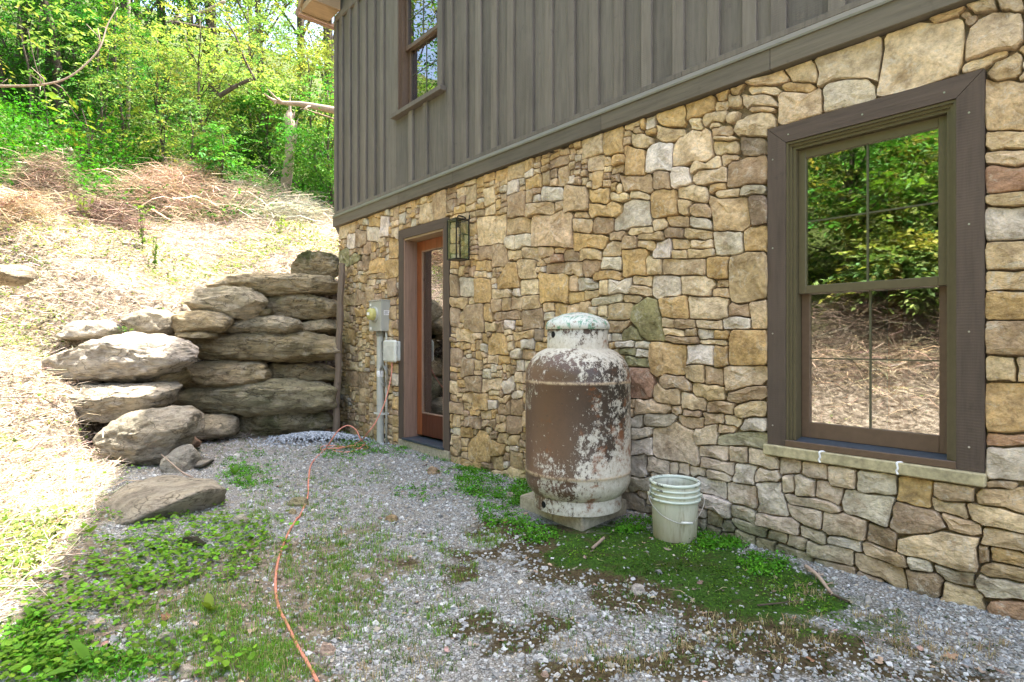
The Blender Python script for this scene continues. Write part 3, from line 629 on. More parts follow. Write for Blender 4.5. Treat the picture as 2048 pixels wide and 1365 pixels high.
def make_stone(i):
    pts, cl = shapes[i]
    lo = np.maximum(pts.min(0) - .06, [U0, V0]); hi_ = np.minimum(pts.max(0) + .06, [U1, V1])
    i0, i1 = max(0, int((lo[0] - U0) / RES)), min(nu, int((hi_[0] - U0) / RES) + 1)
    j0, j1 = max(0, int((lo[1] - V0) / RES)), min(nv, int((hi_[1] - V0) / RES) + 1)
    L = lab[j0:j1, i0:i1] == i
    if L.sum() < 12: return None
    x, y = UU[j0:j1, i0:i1], VV[j0:j1, i0:i1]
    cx, cz = x[L].mean(), y[L].mean(); hw, hh = max(.02, (x[L].max() - x[L].min()) / 2), max(.02, (y[L].max() - y[L].min()) / 2)
    Fd = np.where(L, margin[j0:j1, i0:i1], -margin[j0:j1, i0:i1] - .002)
    Fd = np.where(lab[j0:j1, i0:i1] == -2, -.03, Fd)
    joint = .0028 + .003 * rnd.random()
    ang = np.sort(np.concatenate([np.linspace(0, 2 * math.pi, 12, endpoint=False), np.array([k * math.pi / 2 + math.pi / 4 + s for k in range(4) for s in (-.17, -.055, .055, .17)])]))
    dirs = np.stack([np.cos(ang) * hw, np.sin(ang) * hh], 1); ln = np.linalg.norm(dirs, axis=1); dirs /= ln[:, None]
    rr = np.zeros(len(ang))
    H_, W_ = Fd.shape
    for k, (dx, dz) in enumerate(dirs):
        r = .0; last = 0; step = .004; pv = 1
        while r < 1.2:
            r += step; fx = (cx + dx * r - x[0, 0]) / RES; fz = (cz + dz * r - y[0, 0]) / RES
            ix, iz = int(fx), int(fz)
            if ix < 0 or iz < 0 or ix >= W_ - 1 or iz >= H_ - 1: break
            tx, tz = fx - ix, fz - iz
            v = (Fd[iz, ix] * (1 - tx) + Fd[iz, ix + 1] * tx) * (1 - tz) + (Fd[iz + 1, ix] * (1 - tx) + Fd[iz + 1, ix + 1] * tx) * tz
            if v < joint: break
            last = r
        rr[k] = last
    if rr.max() < .025: return None
    rr = np.maximum(rr, .012)
    sm = (np.roll(rr, 1) + np.roll(rr, -1)) / 2; rr = np.where(rr > sm * 1.5, sm * 1.2, rr)
    B = np.stack([cx + dirs[:, 0] * rr, cz + dirs[:, 1] * rr], 1)
    B[:, 0] = np.clip(B[:, 0], A0, None); B[:, 1] = np.clip(B[:, 1], None, ZB - .003)
    C_ = B.mean(0); n = len(B); size = math.sqrt(hw * hh)
    proud = rnd.uniform(.004, .028) + min(.012, size * .06)
    tx, tz = rnd.uniform(-.05, .05), rnd.uniform(-.06, .06)
    V = [];
    pl_ = [(rnd.uniform(.004, .016), rnd.uniform(-.16, .16), rnd.uniform(-.20, .20)) for _ in range(3)]
    def ring(inset, y_, am, sd, facet=0.0):
        d = B - C_; l = np.linalg.norm(d, axis=1)[:, None]
        q = C_ + d * np.maximum(.12 * l, l - inset) / l
        yy = y_ - proud * 0 + am * noise(q[:, 0] * 11, q[:, 1] * 11, 0, i + sd) + tx * (q[:, 0] - C_[0]) + tz * (q[:, 1] - C_[1])
        if facet:
            hh = np.min([c0 + gx_ * (q[:, 0] - C_[0]) + gz_ * (q[:, 1] - C_[1]) for c0, gx_, gz_ in pl_], axis=0); yy = yy - facet * np.clip(hh, -.012, .02)
        return [(a_, b_, c__) for a_, b_, c__ in zip(q[:, 0], yy, q[:, 1])]
    V += [(a_, .022, c__) for a_, c__ in B]
    ed = min(.006, size * .07)
    V += ring(0, -proud * .85 - .002, .004, 0)
    V += ring(ed, -proud * .98 - .004, .005, 0, .6)
    V += ring(ed + size * .34, -proud - .004, .009, 0, 1.0)
    V.append((C_[0], -proud - .004 - min(p_[0] for p_ in pl_) + rnd.uniform(-.005, .004), C_[1]))
    Fs = []; smf = []
    for r_ in range(3):
        for k in range(n):
            Fs.append((r_ * n + k, r_ * n + (k + 1) % n, (r_ + 1) * n + (k + 1) % n, (r_ + 1) * n + k)); smf.append(False)
    for k in range(n): Fs.append((3 * n + k, 3 * n + (k + 1) % n, 4 * n)); smf.append(False)
    base = np.array(TAN[cl]) * (1 + rnd.uniform(-.13, .13)); base = base * np.array([1.31 + rnd.uniform(-.03, .03), 1.27, 1.23 + rnd.uniform(-.07, .07)])
    V = np.array(V)
    # damp mossy foot of the wall beside the tank and in the corner
    st = (1 - sstep(.06, .26, V[:, 2] + .12 * noise(V[:, 0] * 5, V[:, 2] * 5, 0, 77))) * sstep(-2.7, -2.2, V[:, 0]) * (1 - sstep(-1.35, -1.0, V[:, 0]))
    st2 = (1 - sstep(-7.3, -6.2, V[:, 0])) * .45 * (1 - sstep(1.2, 2.6, V[:, 2]))
    st3 = (1 - sstep(0, .55, V[:, 2] + .1 * noise(V[:, 0] * 4, V[:, 2] * 4, 0, 78))) * .35
    stn = np.clip(np.maximum.reduce([st * .85, st2, st3 * .6]), 0, 1)[:, None]
    T = base[None] * (1 - stn) + np.array([.085, .10, .045])[None] * stn
    wash = ((1 - sstep(.35, .8, V[:, 2])) * sstep(-3.0, -2.3, V[:, 0]) * (1 - sstep(-1.3, -.9, V[:, 0])) * (.62))[:, None]
    T = T * (1 - wash) + np.array([.60, .53, .46])[None] * wash * (1 - stn) + T * wash * stn
    area = float(L.sum()) * RES * RES
    pp = L2W(cx, 0, cz); vis = (pp[1] > .3) and (abs(pp[0] / max(pp[1], .1)) < .93)
    return V, Fs, smf, T, area / max(pp[1], .3) ** 2 * (1 if vis else .01)
res = [make_stone(i) for i in range(len(shapes))]
bad = [i for i, s in enumerate(res) if s is None]
# badly traced spots: drop those shapes, fill their ground with new stones and lay the wall out again
free = np.isin(lab, bad)
used = ~free | blocked
keep_ = [s for i, s in enumerate(shapes) if i not in set(bad)]
shapes = keep_
for j in range(nv):
    i = 0
    while i < nu:
        if used[j, i]: i += 1; continue
        run = i
        while run < nu and not used[j, run]: run += 1
        w = min(run - i, rnd.randint(10, 20))
        if run - i - w < 5: w = run - i
        h = 0; hm = rnd.randint(5, 13)
        while h < hm and j + h < nv and (~used[j + h, i:i + w]).mean() > .6: h += 1
        if w >= 4 and h >= 3:
            x0, x1, z0, z1 = ua[i] - .005, ua[i + w - 1] + .005, va[j] - .005, va[j + h - 1] + .005
            shapes.append((np.array([(x0, z0), (x1, z0), (x1, z1), (x0, z1)]), rnd.choice('ttoyyb')))
        used[j:j + max(h, 1), i:i + w] = True; i += w
b1[:] = 1e3; b2[:] = 1e3; lab[:] = -1
for i, (p_, c_) in enumerate(shapes): put(p_, i)
lab[blocked] = -2; margin = np.where(lab >= 0, b2 - b1, 0)
made = [s for s in (make_stone(i) for i in range(len(shapes))) if s]; print('dropped', len(bad))
made.sort(key=lambda s: -s[4])
print('stones', len(made))
for s in made[:298]: fixn = mesh('stone', s[0], s[1], M['stone'], mw, smooth=s[2], tint=s[3])
rest = made[298:]
if rest:
    V, Fs, sm_, T = [], [], [], []
    n0 = 0
    for s in rest:
        V.append(s[0]); Fs += [tuple(k + n0 for k in f) for f in s[1]]; sm_ += s[2]; T.append(s[3]); n0 += len(s[0])
    tag(mesh('small_stones', np.concatenate(V), Fs, M['stone'], mw, smooth=sm_, tint=np.concatenate(T)), kind='stuff')

# ---- siding
SD = -.012                                # board face (y), battens stand 22 mm proud
sw = empty('board_and_batten_siding', parent=HL)
ZS, ZT = 2.94, 5.6; SA0 = W(669, 300, .05)[0]
up_in = (UPW[0] + .085, UPW[1] - .085, UPW[2], UPW[3])
wall_with_holes(SA0 + .02, A1, ZB + .003, ZT + .6, [(up_in[0] - .01, up_in[1] + .01, up_in[2] - .01, up_in[3] + .01)], .02, .15).build('sheathing', M['siding'], sw)
bpx = [674.6, 685.5, 701, 716, 732.7, 749.8, 767.6, None, 825.8, 855, None, 905.5, 934.6, 962.6, 995, 1027.6, 1067, 1105.6, 1150, 1197.7, 1247.6, 1303.4, 1368, 1439, 1513, 1573, 1691]
bats = []
for x in bpx:
    if x is None: continue
    a = W(x, 300, .03)[0]; bats.append(a)
a = bats[-1]
while a < A1 - .3: a += .24; bats.append(a)
BWD = .085
def seg_clip(a0, a1, z0, z1):
    """pieces of a vertical board around the upper window"""
    if a1 > UPW[0] + .004 and a0 < UPW[1] - .004:
        return [(z0, UPW[2] - .055), (UPW[3] + .09, z1)]
    return [(z0, z1)]
edges = [SA0] + [b - BWD / 2 for b in bats] + [A1]
cuts = sorted(set([round(e, 4) for e in edges if not (UPW[0] - .02 < e < UPW[1] + .02)] + [round(UPW[0], 4), round(UPW[1], 4)] + [round(b - BWD / 2, 4) for b in bats if UPW[0] < b < UPW[1]]))
for a0, a1 in zip(cuts[:-1], cuts[1:]):
    if a1 - a0 < .02: continue
    for z0, z1 in seg_clip(a0, a1, ZS, ZT):
        dy = random.uniform(0, .003)
        MB().box(a0 + .0025, a1 - .0025, SD - dy, .018, z0, z1).build('board', M['siding'], sw)
for b in bats:
    for z0, z1 in seg_clip(b - BWD, b, ZS, ZT):
        w = BWD + random.uniform(-.004, .004); dy = random.uniform(0, .004)
        MB().box(b - w, b, SD - .026 - dy, SD - .0035, z0 + random.uniform(0, .004), z1, .002).build('batten', M['batten'], sw)
MB().box(SA0 - .012, SA0 + .045, SD - .03, .1, ZS, ZT, .002).build('corner_board', M['batten'], sw)
MB().box(SA0 + .046, A1, SD - .033, SD - .004, ZT - .09, ZT, .002).build('frieze_board', M['batten'], sw)
# horizontal band
bnd = empty('band', parent=HL)
xs = [SA0 - .03] + [W(x, 200, .06)[0] for x in (795, 905, 1202, 1540)] + [.6, 3.2, A1]
for a0, a1 in zip(xs[:-1], xs[1:]):
    MB().box(a0 + .001, a1 - .001, -.062, .018, ZB, ZB + .125, .003).build('band_board', M['band'], bnd)
for a0, a1 in zip((SA0 - .012, -5.6, -2.1, 1.5), (-5.602, -2.102, 1.498, A1)):
    MB().box(a0, a1, SD - .036, SD - .003, ZB + .168, ZB + .203, .002).build('starter_strip', M['batten'], bnd)
MB().prism([(0, 0)] * 0 or [(SA0 - .03, ZB + .1255), (A1, ZB + .1255), (A1, ZB + .166), (SA0 - .03, ZB + .166)], SD - .012, .01).build('backing', M['flash'], bnd)
f = MB(); x0, x1 = SA0 - .035, A1
f.add([(x0, -.070, ZB + .118), (x1, -.070, ZB + .118), (x1, -.070, ZB + .131), (x0, -.070, ZB + .131), (x0, SD - .037, ZB + .166), (x1, SD - .037, ZB + .166), (x0, -.066, ZB + .118), (x1, -.066, ZB + .118), (x0, SD - .034, ZB + .160), (x1, SD - .034, ZB + .160), (x0, -.0662, ZB + .127), (x1, -.0662, ZB + .127)],
      [(0, 1, 2, 3), (3, 2, 5, 4), (6, 10, 11, 7), (10, 8, 9, 11), (0, 6, 7, 1), (4, 5, 9, 8)])
f.build('drip_flashing', M['flash'], bnd)
# end wall on the far side, back wall and floor of the house
ew = empty('end_wall', parent=HL)
MB().box(A0, A0 + .25, .225, 11, -.4, ZB).build('masonry', M['mortar'], ew)
MB().box(SA0 + .02, SA0 + .25, .155, 11, ZB + .003, ZT + .25).build('siding_panel', M['siding'], ew)
MB().box(A0, A1, 11.003, 11.2, -.4, ZT + .25).box(A1 + .003, A1 + .2, .0, 11, -.4, ZT + .25).build('rear_wall', M['siding'], ew)
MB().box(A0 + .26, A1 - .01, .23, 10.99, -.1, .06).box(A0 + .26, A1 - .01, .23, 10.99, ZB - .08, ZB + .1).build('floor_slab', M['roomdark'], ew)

# ---- roof: gable end with an eave return at the left corner
rf = empty('roof', parent=HL)
OV, RS = .42, .76
RA = -.4; RZ = ZT + .12 + RS * (RA - (SA0 - .25))
def roof_z(a): return ZT + .12 + RS * (min(a, 2 * RA - a) - (SA0 - .25))
# gable wall above the frieze
MB().add([(SA0 + .02, -.01, ZT + .002), (2 * RA - SA0, -.01, ZT + .002), (RA, -.01, RZ - .3), (SA0 + .02, .14, ZT + .002), (2 * RA - SA0, .14, ZT + .002), (RA, .14, RZ - .3)],
         [(0, 1, 2), (3, 5, 4), (0, 3, 4, 1), (1, 4, 5, 2), (2, 5, 3, 0)]).build('gable_wall', M['siding'], rf)
e0 = SA0 - .25; e1 = 2 * RA - e0
for sgn, (p0, p1) in enumerate(((e0, RA), (e1, RA))):
    z0 = ZT + .12; z1 = RZ
    MB().add([(p0, -OV, z0 + .16), (p1, -OV, z1 + .16), (p1, 11.4, z1 + .16), (p0, 11.4, z0 + .16), (p0, -OV, z0 + .10), (p1, -OV, z1 + .10), (p1, 11.4, z1 + .10), (p0, 11.4, z0 + .10)], BOXF).build('roof_panel', M['roofm'], rf)
    MB().add([(p0, -OV, z0 + .085), (p1, -OV, z1 + .085), (p1, .0, z1 + .085), (p0, .0, z0 + .085), (p0, -OV, z0 + .06), (p1, -OV, z1 + .06), (p1, .0, z1 + .06), (p0, .0, z0 + .06)], BOXF).build('blue_soffit_sheet', M['metalblue'], rf)
    MB().add([(p0, -OV - .03, z0 - .1), (p1, -OV - .03, z1 - .1), (p1, -OV - .002, z1 - .1), (p0, -OV - .002, z0 - .1), (p0, -OV - .03, z0 + .17), (p1, -OV - .03, z1 + .17), (p1, -OV - .002, z1 + .17), (p0, -OV - .002, z0 + .17)], BOXF).build('rake_board', M['soffit'], rf)
# boxed return at the corner
rx0, rx1 = SA0 - .20, SA0 + .02
MB().box(rx0, rx1 + .12, -OV, -.045, ZT + .0, ZT + .09, .002).build('return_soffit', M['soffit'], rf)
MB().box(rx0 - .025, rx0 - .002, -OV - .02, -.0, ZT - .02, ZT + .17, .002).build('eave_fascia', M['soffit'], rf)
MB().box(rx1 + .121, rx1 + .145, -OV, -.04, ZT + .004, ZT + .18, .002).build('return_end_board', M['soffit'], rf)
g = MB(); gx0 = rx0 - .03; zz = ZT - .035
g.prism([(gx0, zz), (gx0 - .07, zz), (gx0 - .11, zz + .06), (gx0 - .11, zz + .11), (gx0 - .104, zz + .11), (gx0 - .104, zz + .062), (gx0 - .068, zz + .006), (gx0, zz + .006)], -OV - .03, 11.3)
g.prism([(gx0, zz), (gx0 - .07, zz), (gx0 - .11, zz + .06), (gx0 - .11, zz + .11), (gx0, zz + .11)], -OV - .034, -OV - .031)
fixnormals(g.build('gutter', M['jamb'], rf))
# low flashing tail at the back corner of the band
MB().add([(SA0 - .30, .15, ZB - .06), (SA0 - .035, -.03, ZB + .01), (SA0 - .035, .12, ZB + .01), (SA0 - .30, .34, ZB - .06), (SA0 - .30, .15, ZB - .02), (SA0 - .035, -.03, ZB + .05), (SA0 - .035, .12, ZB + .05), (SA0 - .30, .34, ZB - .02)], BOXF).build('flashing_tail', M['roofm'], rf)

# ---- big window
def sash_window(name, tr, o_trim, wood, frame_m, sash_m, zmeet, depth, tw, sill_pan, zbot, mun=True):
    w = empty(name, parent=HL)
    a0, a1, z0, z1 = tr; y0 = -o_trim
    MB().prism([(a0, z0), (a0 + tw, z0), (a0 + tw, z1 - tw), (a0, z1)], y0, .034).build('trim_board', M[wood], w)
    MB().prism([(a1 - tw, z0), (a1, z0), (a1, z1), (a1 - tw, z1 - tw)], y0, .034).build('trim_board', M[wood], w)
    MB().prism([(a0 + .003, z1), (a0 + tw + .001, z1 - tw + .002), (a1 - tw - .001, z1 - tw + .002), (a1 - .003, z1)], y0 - .001, .034).build('trim_board', M[wood + '_h' if wood == 'trim' else wood], w)
    i0, i1, k0, k1 = a0 + tw, a1 - tw, zbot, z1 - tw
    # stepped frame
    fr = MB()
    for k, (ins, yy) in enumerate(((.0, y0 + .008), (.012, y0 + .022), (.026, y0 + .034))):
        th = (.012, .014, .016)[k]
        fr.box(i0 + ins, i0 + ins + th, yy, depth + .06, k0, k1 - ins).box(i1 - ins - th, i1 - ins, yy, depth + .06, k0, k1 - ins)
        fr.box(i0 + ins + th, i1 - ins - th, yy, depth + .06, k1 - ins - th, k1 - ins)
    fr.build('frame', M[frame_m], w)
    s0, s1 = i0 + .043, i1 - .043
    def sash(nm, za, zb, yy, st, rl_b, rl_t, mat):
        s_ = MB(); g0, g1, gz0, gz1 = s0 + st, s1 - st, za + rl_b, zb - rl_t
        s_.box(s0, g0, yy, yy + .035, za, zb, .002).box(g1, s1, yy, yy + .035, za, zb, .002)
        s_.box(g0, g1, yy + .001, yy + .034, za, gz0, .002).box(g0, g1, yy + .001, yy + .034, gz1, zb, .002)
        s_.build(nm, M[mat], w)
        MB().box(g0 - .004, g1 + .004, yy + .014, yy + .018, gz0 - .004, gz1 + .004).build('pane', M['glass'], w)
        if mun:
            mu = MB(); cx = (g0 + g1) / 2; cz = gz0 + (gz1 - gz0) * .5
            mu.box(cx - .0045, cx + .0045, yy + .009, yy + .0130, gz0, gz1).box(g0, cx - .0047, yy + .0095, yy + .0128, cz - .0035, cz + .0035).box(cx + .0047, g1, yy + .0095, yy + .0128, cz - .0035, cz + .0035)
            mu.build('muntin_bars', M['muntin'], w)
    top = k1 - .043
    sash('upper_sash', zmeet - .022, top, depth, .040, .045, .050, frame_m)
    sash('lower_sash', k0 + .035, zmeet + .02, depth + .040, .045, .085, .042, sash_m)
    sp = MB(); sp.add([(i0 + .0, y0 + .012, k0), (i1 - .0, y0 + .012, k0), (i1, depth + .045, k0), (i0, depth + .045, k0), (i0, y0 + .012, k0 + .016), (i1, y0 + .012, k0 + .016), (i1, depth + .045, k0 + .034), (i0, depth + .045, k0 + .034)], BOXF)
    sp.build('sill_pan', M[sill_pan], w)
    MB().box(i0, i1, y0 - .006, y0 + .0115, k0 - .012, k0 + .022, .002).build('sill_nose', M['bronze'], w)
    return w
zmeet = W(1740, 571, -.03)[1]
w1 = sash_window('window', WIN, .030, 'trim', 'olive', 'bronze', zmeet, .035, TW, 'blue_sill', WIN[2] + .012)
# stone sill with two pale splashes
sa0, sz = W(1530, 898, .045); sa1, _ = W(1971, 950, .045)
sl = MB().box(sa0 - .012, sa1, -.052, .03, WIN[2] - .062, WIN[2] - .002, .006)
sl.build('stone_sill', M['sillstone'], w1)
for fx, ww in ((.30, .013), (.66, .012)):
    x = sa0 + (sa1 - sa0) * fx
    pts = [(x + .03, -.02, WIN[2] - .0015), (x + .005, -.045, WIN[2] - .0015), (x, -.0535, WIN[2] - .008), (x + .004, -.0535, WIN[2] - .03), (x - .002, -.0535, WIN[2] - .045), (x + .005, -.0535, WIN[2] - .060)]
    MB().tube(smoothcurve(pts, 4), [ww * .55] * 4 + [ww * .4] * 99 if False else ww * .42, 6).build('caulk_run', M['label'], w1, True)
# screw heads in the trim
sc_ = MB()
for zf in (.06, .35, .62, .90):
    for a in (WIN[0] + .03, WIN[1] - .055):
        z = WIN[2] + (WIN[3] - WIN[2]) * zf; sc_.tube([(a, -.0315, z), (a, -.029, z)], .0045, 8)
for af in (.12, .5, .85): sc_.tube([(WIN[0] + (WIN[1] - WIN[0]) * af, -.0325, WIN[3] - .06), (WIN[0] + (WIN[1] - WIN[0]) * af, -.03, WIN[3] - .06)], .0045, 8)
tag(sc_.build('screw_heads', M['steel'], w1), kind='stuff')
# ---- upper window
w2 = sash_window('window', UPW, .045, 'batten', 'bronze', 'bronze', 4.50, .03, .085, 'blue_sill', UPW[2] + .004)
MB().box(UPW[0] - .02, UPW[1] + .03, -.085, .02, UPW[2] - .05, UPW[2] - .002, .003).build('wooden_sill', M['soffit'] if False else M['batten'], w2)
cv = MB(); n = 40; V = []; ca0 = up_in[0] + .06
for j, z in enumerate((up_in[2] + .02, up_in[2] + .35, up_in[2] + .8, up_in[3] - .03)):
    wd = (.20, .30, .36, .42)[j]
    for i in range(n): V.append((ca0 + wd * i / (n - 1), .24 + .022 * math.sin(i * 1.05), z))
cv.add(V, [(j * n + i, j * n + i + 1, (j + 1) * n + i + 1, (j + 1) * n + i) for j in range(3) for i in range(n - 1)])
cv.build('curtain', M['curtain'], w2, True)

# ---- rooms behind the glass
rm = empty('interior', parent=HL)
def room(x0, x1, y0, y1, z0, z1, mat):
    t_ = .02; mb = MB()
    mb.box(x0, x1, y1, y1 + t_, z0, z1).box(x0 - t_, x0 - .001, y0, y1, z0, z1).box(x1 + .001, x1 + t_, y0, y1, z0, z1)
    mb.box(x0, x1, y0, y1, z1 + .001, z1 + t_).box(x0, x1, y0, y1, z0 - t_, z0 - .001)
    return mb.build('room_walls', M[mat], rm)
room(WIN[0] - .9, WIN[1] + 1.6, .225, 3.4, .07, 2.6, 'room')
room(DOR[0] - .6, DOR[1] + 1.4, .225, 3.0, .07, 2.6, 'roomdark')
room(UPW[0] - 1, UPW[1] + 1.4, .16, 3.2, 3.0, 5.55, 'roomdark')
MB().box(WIN[0] + .22, WIN[0] + .31, 1.3, 1.4, .08, 2.55).build('post_inside', M['redwood'], rm)
sh = MB()
for z in (.35, .75, 1.15): sh.box(DOR[0] + .1, DOR[1] + .6, .9, 1.3, z, z + .03)
sh.box(DOR[0] + .1, DOR[0] + .14, .9, 1.3, .08, 1.16).build('shelf_inside', M['jamb'], rm)
cn = MB()
for i in range(9):
    x = DOR[0] + .2 + i * .14; z = (.38, .78)[i % 2]; cn.lathe([(.0, z), (.05, z), (.05, z + .16), (.03, z + .2), (0, z + .2)], 14, (x, 1.05))
cn.build('jars_inside', M['whitepl'], rm, True)
MB().tube([(DOR[0] + .35, .7, .1), (DOR[0] + .8, .9, 1.1)], .02, 6).build('leaning_stick_inside', M['jamb'], rm)

# ---- glazed door
dr = empty('door', parent=HL)
a0, a1, z0, z1 = DOR; zb = z0
MB().prism([(a0, zb), (a0 + TW, zb), (a0 + TW, z1 - TW), (a0, z1)], -.03, .034).build('trim_board', M['trim'], dr)
MB().prism([(a1 - TW, zb), (a1, zb), (a1, z1), (a1 - TW, z1 - TW)], -.03, .034).build('trim_board', M['trim'], dr)
MB().prism([(a0 + .003, z1), (a0 + TW + .001, z1 - TW + .002), (a1 - TW - .001, z1 - TW + .002), (a1 - .003, z1)], -.031, .034).build('trim_board', M['trim_h'], dr)
i0, i1, k1 = a0 + TW, a1 - TW, z1 - TW
MB().box(i0, i0 + .02, -.022, .2, zb + .02, k1).build('jamb', M['jamb'], dr)
MB().box(i1 - .02, i1, -.022, .2, zb + .02, k1).build('jamb', M['jamb'], dr)
MB().box(i0 + .021, i1 - .021, -.020, .2, k1 - .02, k1).build('head_jamb', M['soffit'], dr)
d0, d1 = i0 + .024, i1 - .024; yd = .135
lf = MB(); lf.box(d0, d0 + .105, yd, yd + .045, zb + .045, k1 - .024, .003).box(d1 - .105, d1, yd, yd + .045, zb + .045, k1 - .024, .003)
lf.box(d0 + .105, d1 - .105, yd + .001, yd + .044, k1 - .135, k1 - .024, .003)
lf.build('door_leaf', M['redwood'], dr)
MB().box(d0 + .105, d1 - .105, yd + .001, yd + .044, zb + .045, zb + .29, .003).build('bottom_rail', M['reddark'], dr)
MB().box(d0 + .10, d1 - .10, yd + .02, yd + .025, zb + .285, k1 - .13).build('pane', M['glass'], dr)
gb = MB(); q0, q1, r0, r1 = d0 + .105, d1 - .105, zb + .29, k1 - .135
gb.box(q0, q0 + .012, yd - .004, yd + .018, r0, r1).box(q1 - .012, q1, yd - .004, yd + .018, r0, r1).box(q0 + .0121, q1 - .0121, yd - .004, yd + .018, r0, r0 + .012).box(q0 + .0121, q1 - .0121, yd - .004, yd + .018, r1 - .012, r1)
gb.build('glazing_bead', M['jamb'], dr)
MB().box(i0 - .01, i1 + .01, -.045, .2, zb - .005, zb + .018, .002).build('threshold', M['blue_sill'], dr)
MB().box(a0 + .0, a1 + .0, -.035, .03, -.2, zb - .006, .004).build('concrete_step', M['concrete'], dr)

# ================================================================ BOULDERS
import bmesh
def ico(sub):
    bm = bmesh.new(); bmesh.ops.create_icosphere(bm, subdivisions=sub, radius=1)
    v = np.array([x.co[:] for x in bm.verts]); f = np.array([[q.index for q in fc.verts] for fc in bm.faces]); bm.free(); return v, f
ICO = {3: ico(3), 4: ico(4), 5: ico(5)}
def poly_r(poly, ang):
    """distance from the origin to the polygon outline along each angle"""
    out = np.zeros(len(ang)); n = len(poly)
    c, s = np.cos(ang), np.sin(ang)
    for k in range(n):
        a, b = poly[k], poly[(k + 1) % n]; e = b - a
        den = c * e[1] - s * e[0]; den = np.where(abs(den) < 1e-9, 1e-9, den)
        t = (a[0] * e[1] - a[1] * e[0]) / den; u = (a[0] * s - a[1] * c) / den
        out = np.where((u >= -1e-6) & (u <= 1 + 1e-6) & (t > 0), np.maximum(out, t), out)
    m = out == 0
    if m.any(): out[m] = out[~m].mean() if (~m).any() else .1
    return out
def boulder(px, Z, depth, col, label, cat='boulder', group=None, seed=0, sub=4, amp=.075, origin=(0, 400, 2.9234), name='boulder', strata=.45, parent=None, moss=0.0, box_=.70):
    ox, oy, sc = origin
    q = np.array(px, float).reshape(-1, 2); q = np.stack([ox + q[:, 0] / sc, oy + q[:, 1] / sc], 1)
    Wp = np.stack([(q[:, 0] - CX) / F * Z, HC - (q[:, 1] - CY) / F * Z], 1)
    c = (Wp.min(0) + Wp.max(0)) / 2 * .5 + Wp.mean(0) * .5; P2 = Wp - c; size = float(np.sqrt(np.prod(Wp.max(0) - Wp.min(0))))
    v, f = ICO[5 if size > .45 else 4]
    sc2 = np.ptp(P2, axis=0) / 2; P2 = P2 / sc2
    th = np.arctan2(v[:, 2], v[:, 0])
    ths = np.linspace(-math.pi, math.pi, 361); rs = poly_r(P2, ths); ker = np.ones(7) / 7; rs = np.minimum(rs, 1.45)
    rs = np.convolve(np.concatenate([rs[-4:-1], rs, rs[1:4]]), ker, 'valid') * .4 + rs * .6; rs = np.maximum(rs, box_ / (np.abs(np.cos(ths)) ** 4 + np.abs(np.sin(ths)) ** 4) ** .25)
    r = np.interp(th, ths, rs); rho = np.hypot(v[:, 0], v[:, 2]) ** .72
    y = np.sign(v[:, 1]) * np.abs(v[:, 1]) ** .62 * depth / 2
    Pn = np.stack([np.cos(th) * r * rho * sc2[0], y, np.sin(th) * r * rho * sc2[1] * 1.07], 1)
    hd = np.array([sc2[0], depth / 2, sc2[1]]); rc = np.random.default_rng(seed + 5); Q = Pn / hd
    for _ in range(26):
        nn = rc.normal(size=3) * np.array([.45, 1.2, .65]); nn[1] = -abs(nn[1]) if rc.random() < .7 else nn[1]; nn /= np.linalg.norm(nn)
        ext = np.percentile(Q @ nn, 97); dd_ = ext * rc.uniform(.80, .97); ov = np.maximum(Q @ nn - dd_, 0); Q = Q - nn[None] * (ov * .92)[:, None]
    Pn = Q * hd * np.array([1.05, 1, 1.09])
    k = 1.6 / size
    n1 = fbm(Pn[:, 0] * k, Pn[:, 1] * k, Pn[:, 2] * k * 1.6, seed + 101, 5)
    st = fbm(Pn[:, 0] * k * .5, Pn[:, 1] * k * .5, Pn[:, 2] * k * 7, seed + 301, 3)
    ridg = 1 - np.abs(fbm(Pn[:, 0] * k * 2, Pn[:, 1] * k * 2, Pn[:, 2] * k * 3.2, seed + 201, 3))
    dirn = Pn / (np.linalg.norm(Pn, axis=1)[:, None] + 1e-6)
    disp = size * amp * (n1 * .6 + st * strata * .5 - (ridg > .86) * .35 * (ridg - .86) / .14)
    fine = size * amp * .42 * fbm(Pn[:, 0] * k * 7, Pn[:, 1] * k * 7, Pn[:, 2] * k * 9, seed + 401, 3)
    face = np.abs(v[:, 1])[:, None]
    Pn = Pn + dirn * (disp * (.35 + .65 * face[:, 0]))[:, None] + v * fine[:, None]
    T = np.minimum(.75, np.array(col)[None] * 1.12 * (1 + .18 * n1[:, None]))
    if moss:
        mm = np.clip(moss * (fbm(Pn[:, 0] * k * 2, Pn[:, 1] * k, Pn[:, 2] * k * 2, seed + 7, 4) + .25 + .5 * v[:, 2]), 0, .9)[:, None]; T = T * (1 - mm) + np.array([.075, .095, .03]) * mm
    o = mesh(name, Pn, f, M['rock'], parent, smooth=True, tint=T, loc=(c[0], Z, c[1]))
    if label: tag(o, label, cat, group)
    return o
def ZW(px, back=0.0):
    u = (px - CX) / F; t = (-2.45 - 7.6 * u) / (1.45 - .7 * u); return 7.6 - .7 * t + back
GB = 'boulders of the retaining wall'
G1, G2, G3, G4 = (.46, .365, .225), (.37, .29, .17), (.52, .445, .32), (.28, .23, .135)
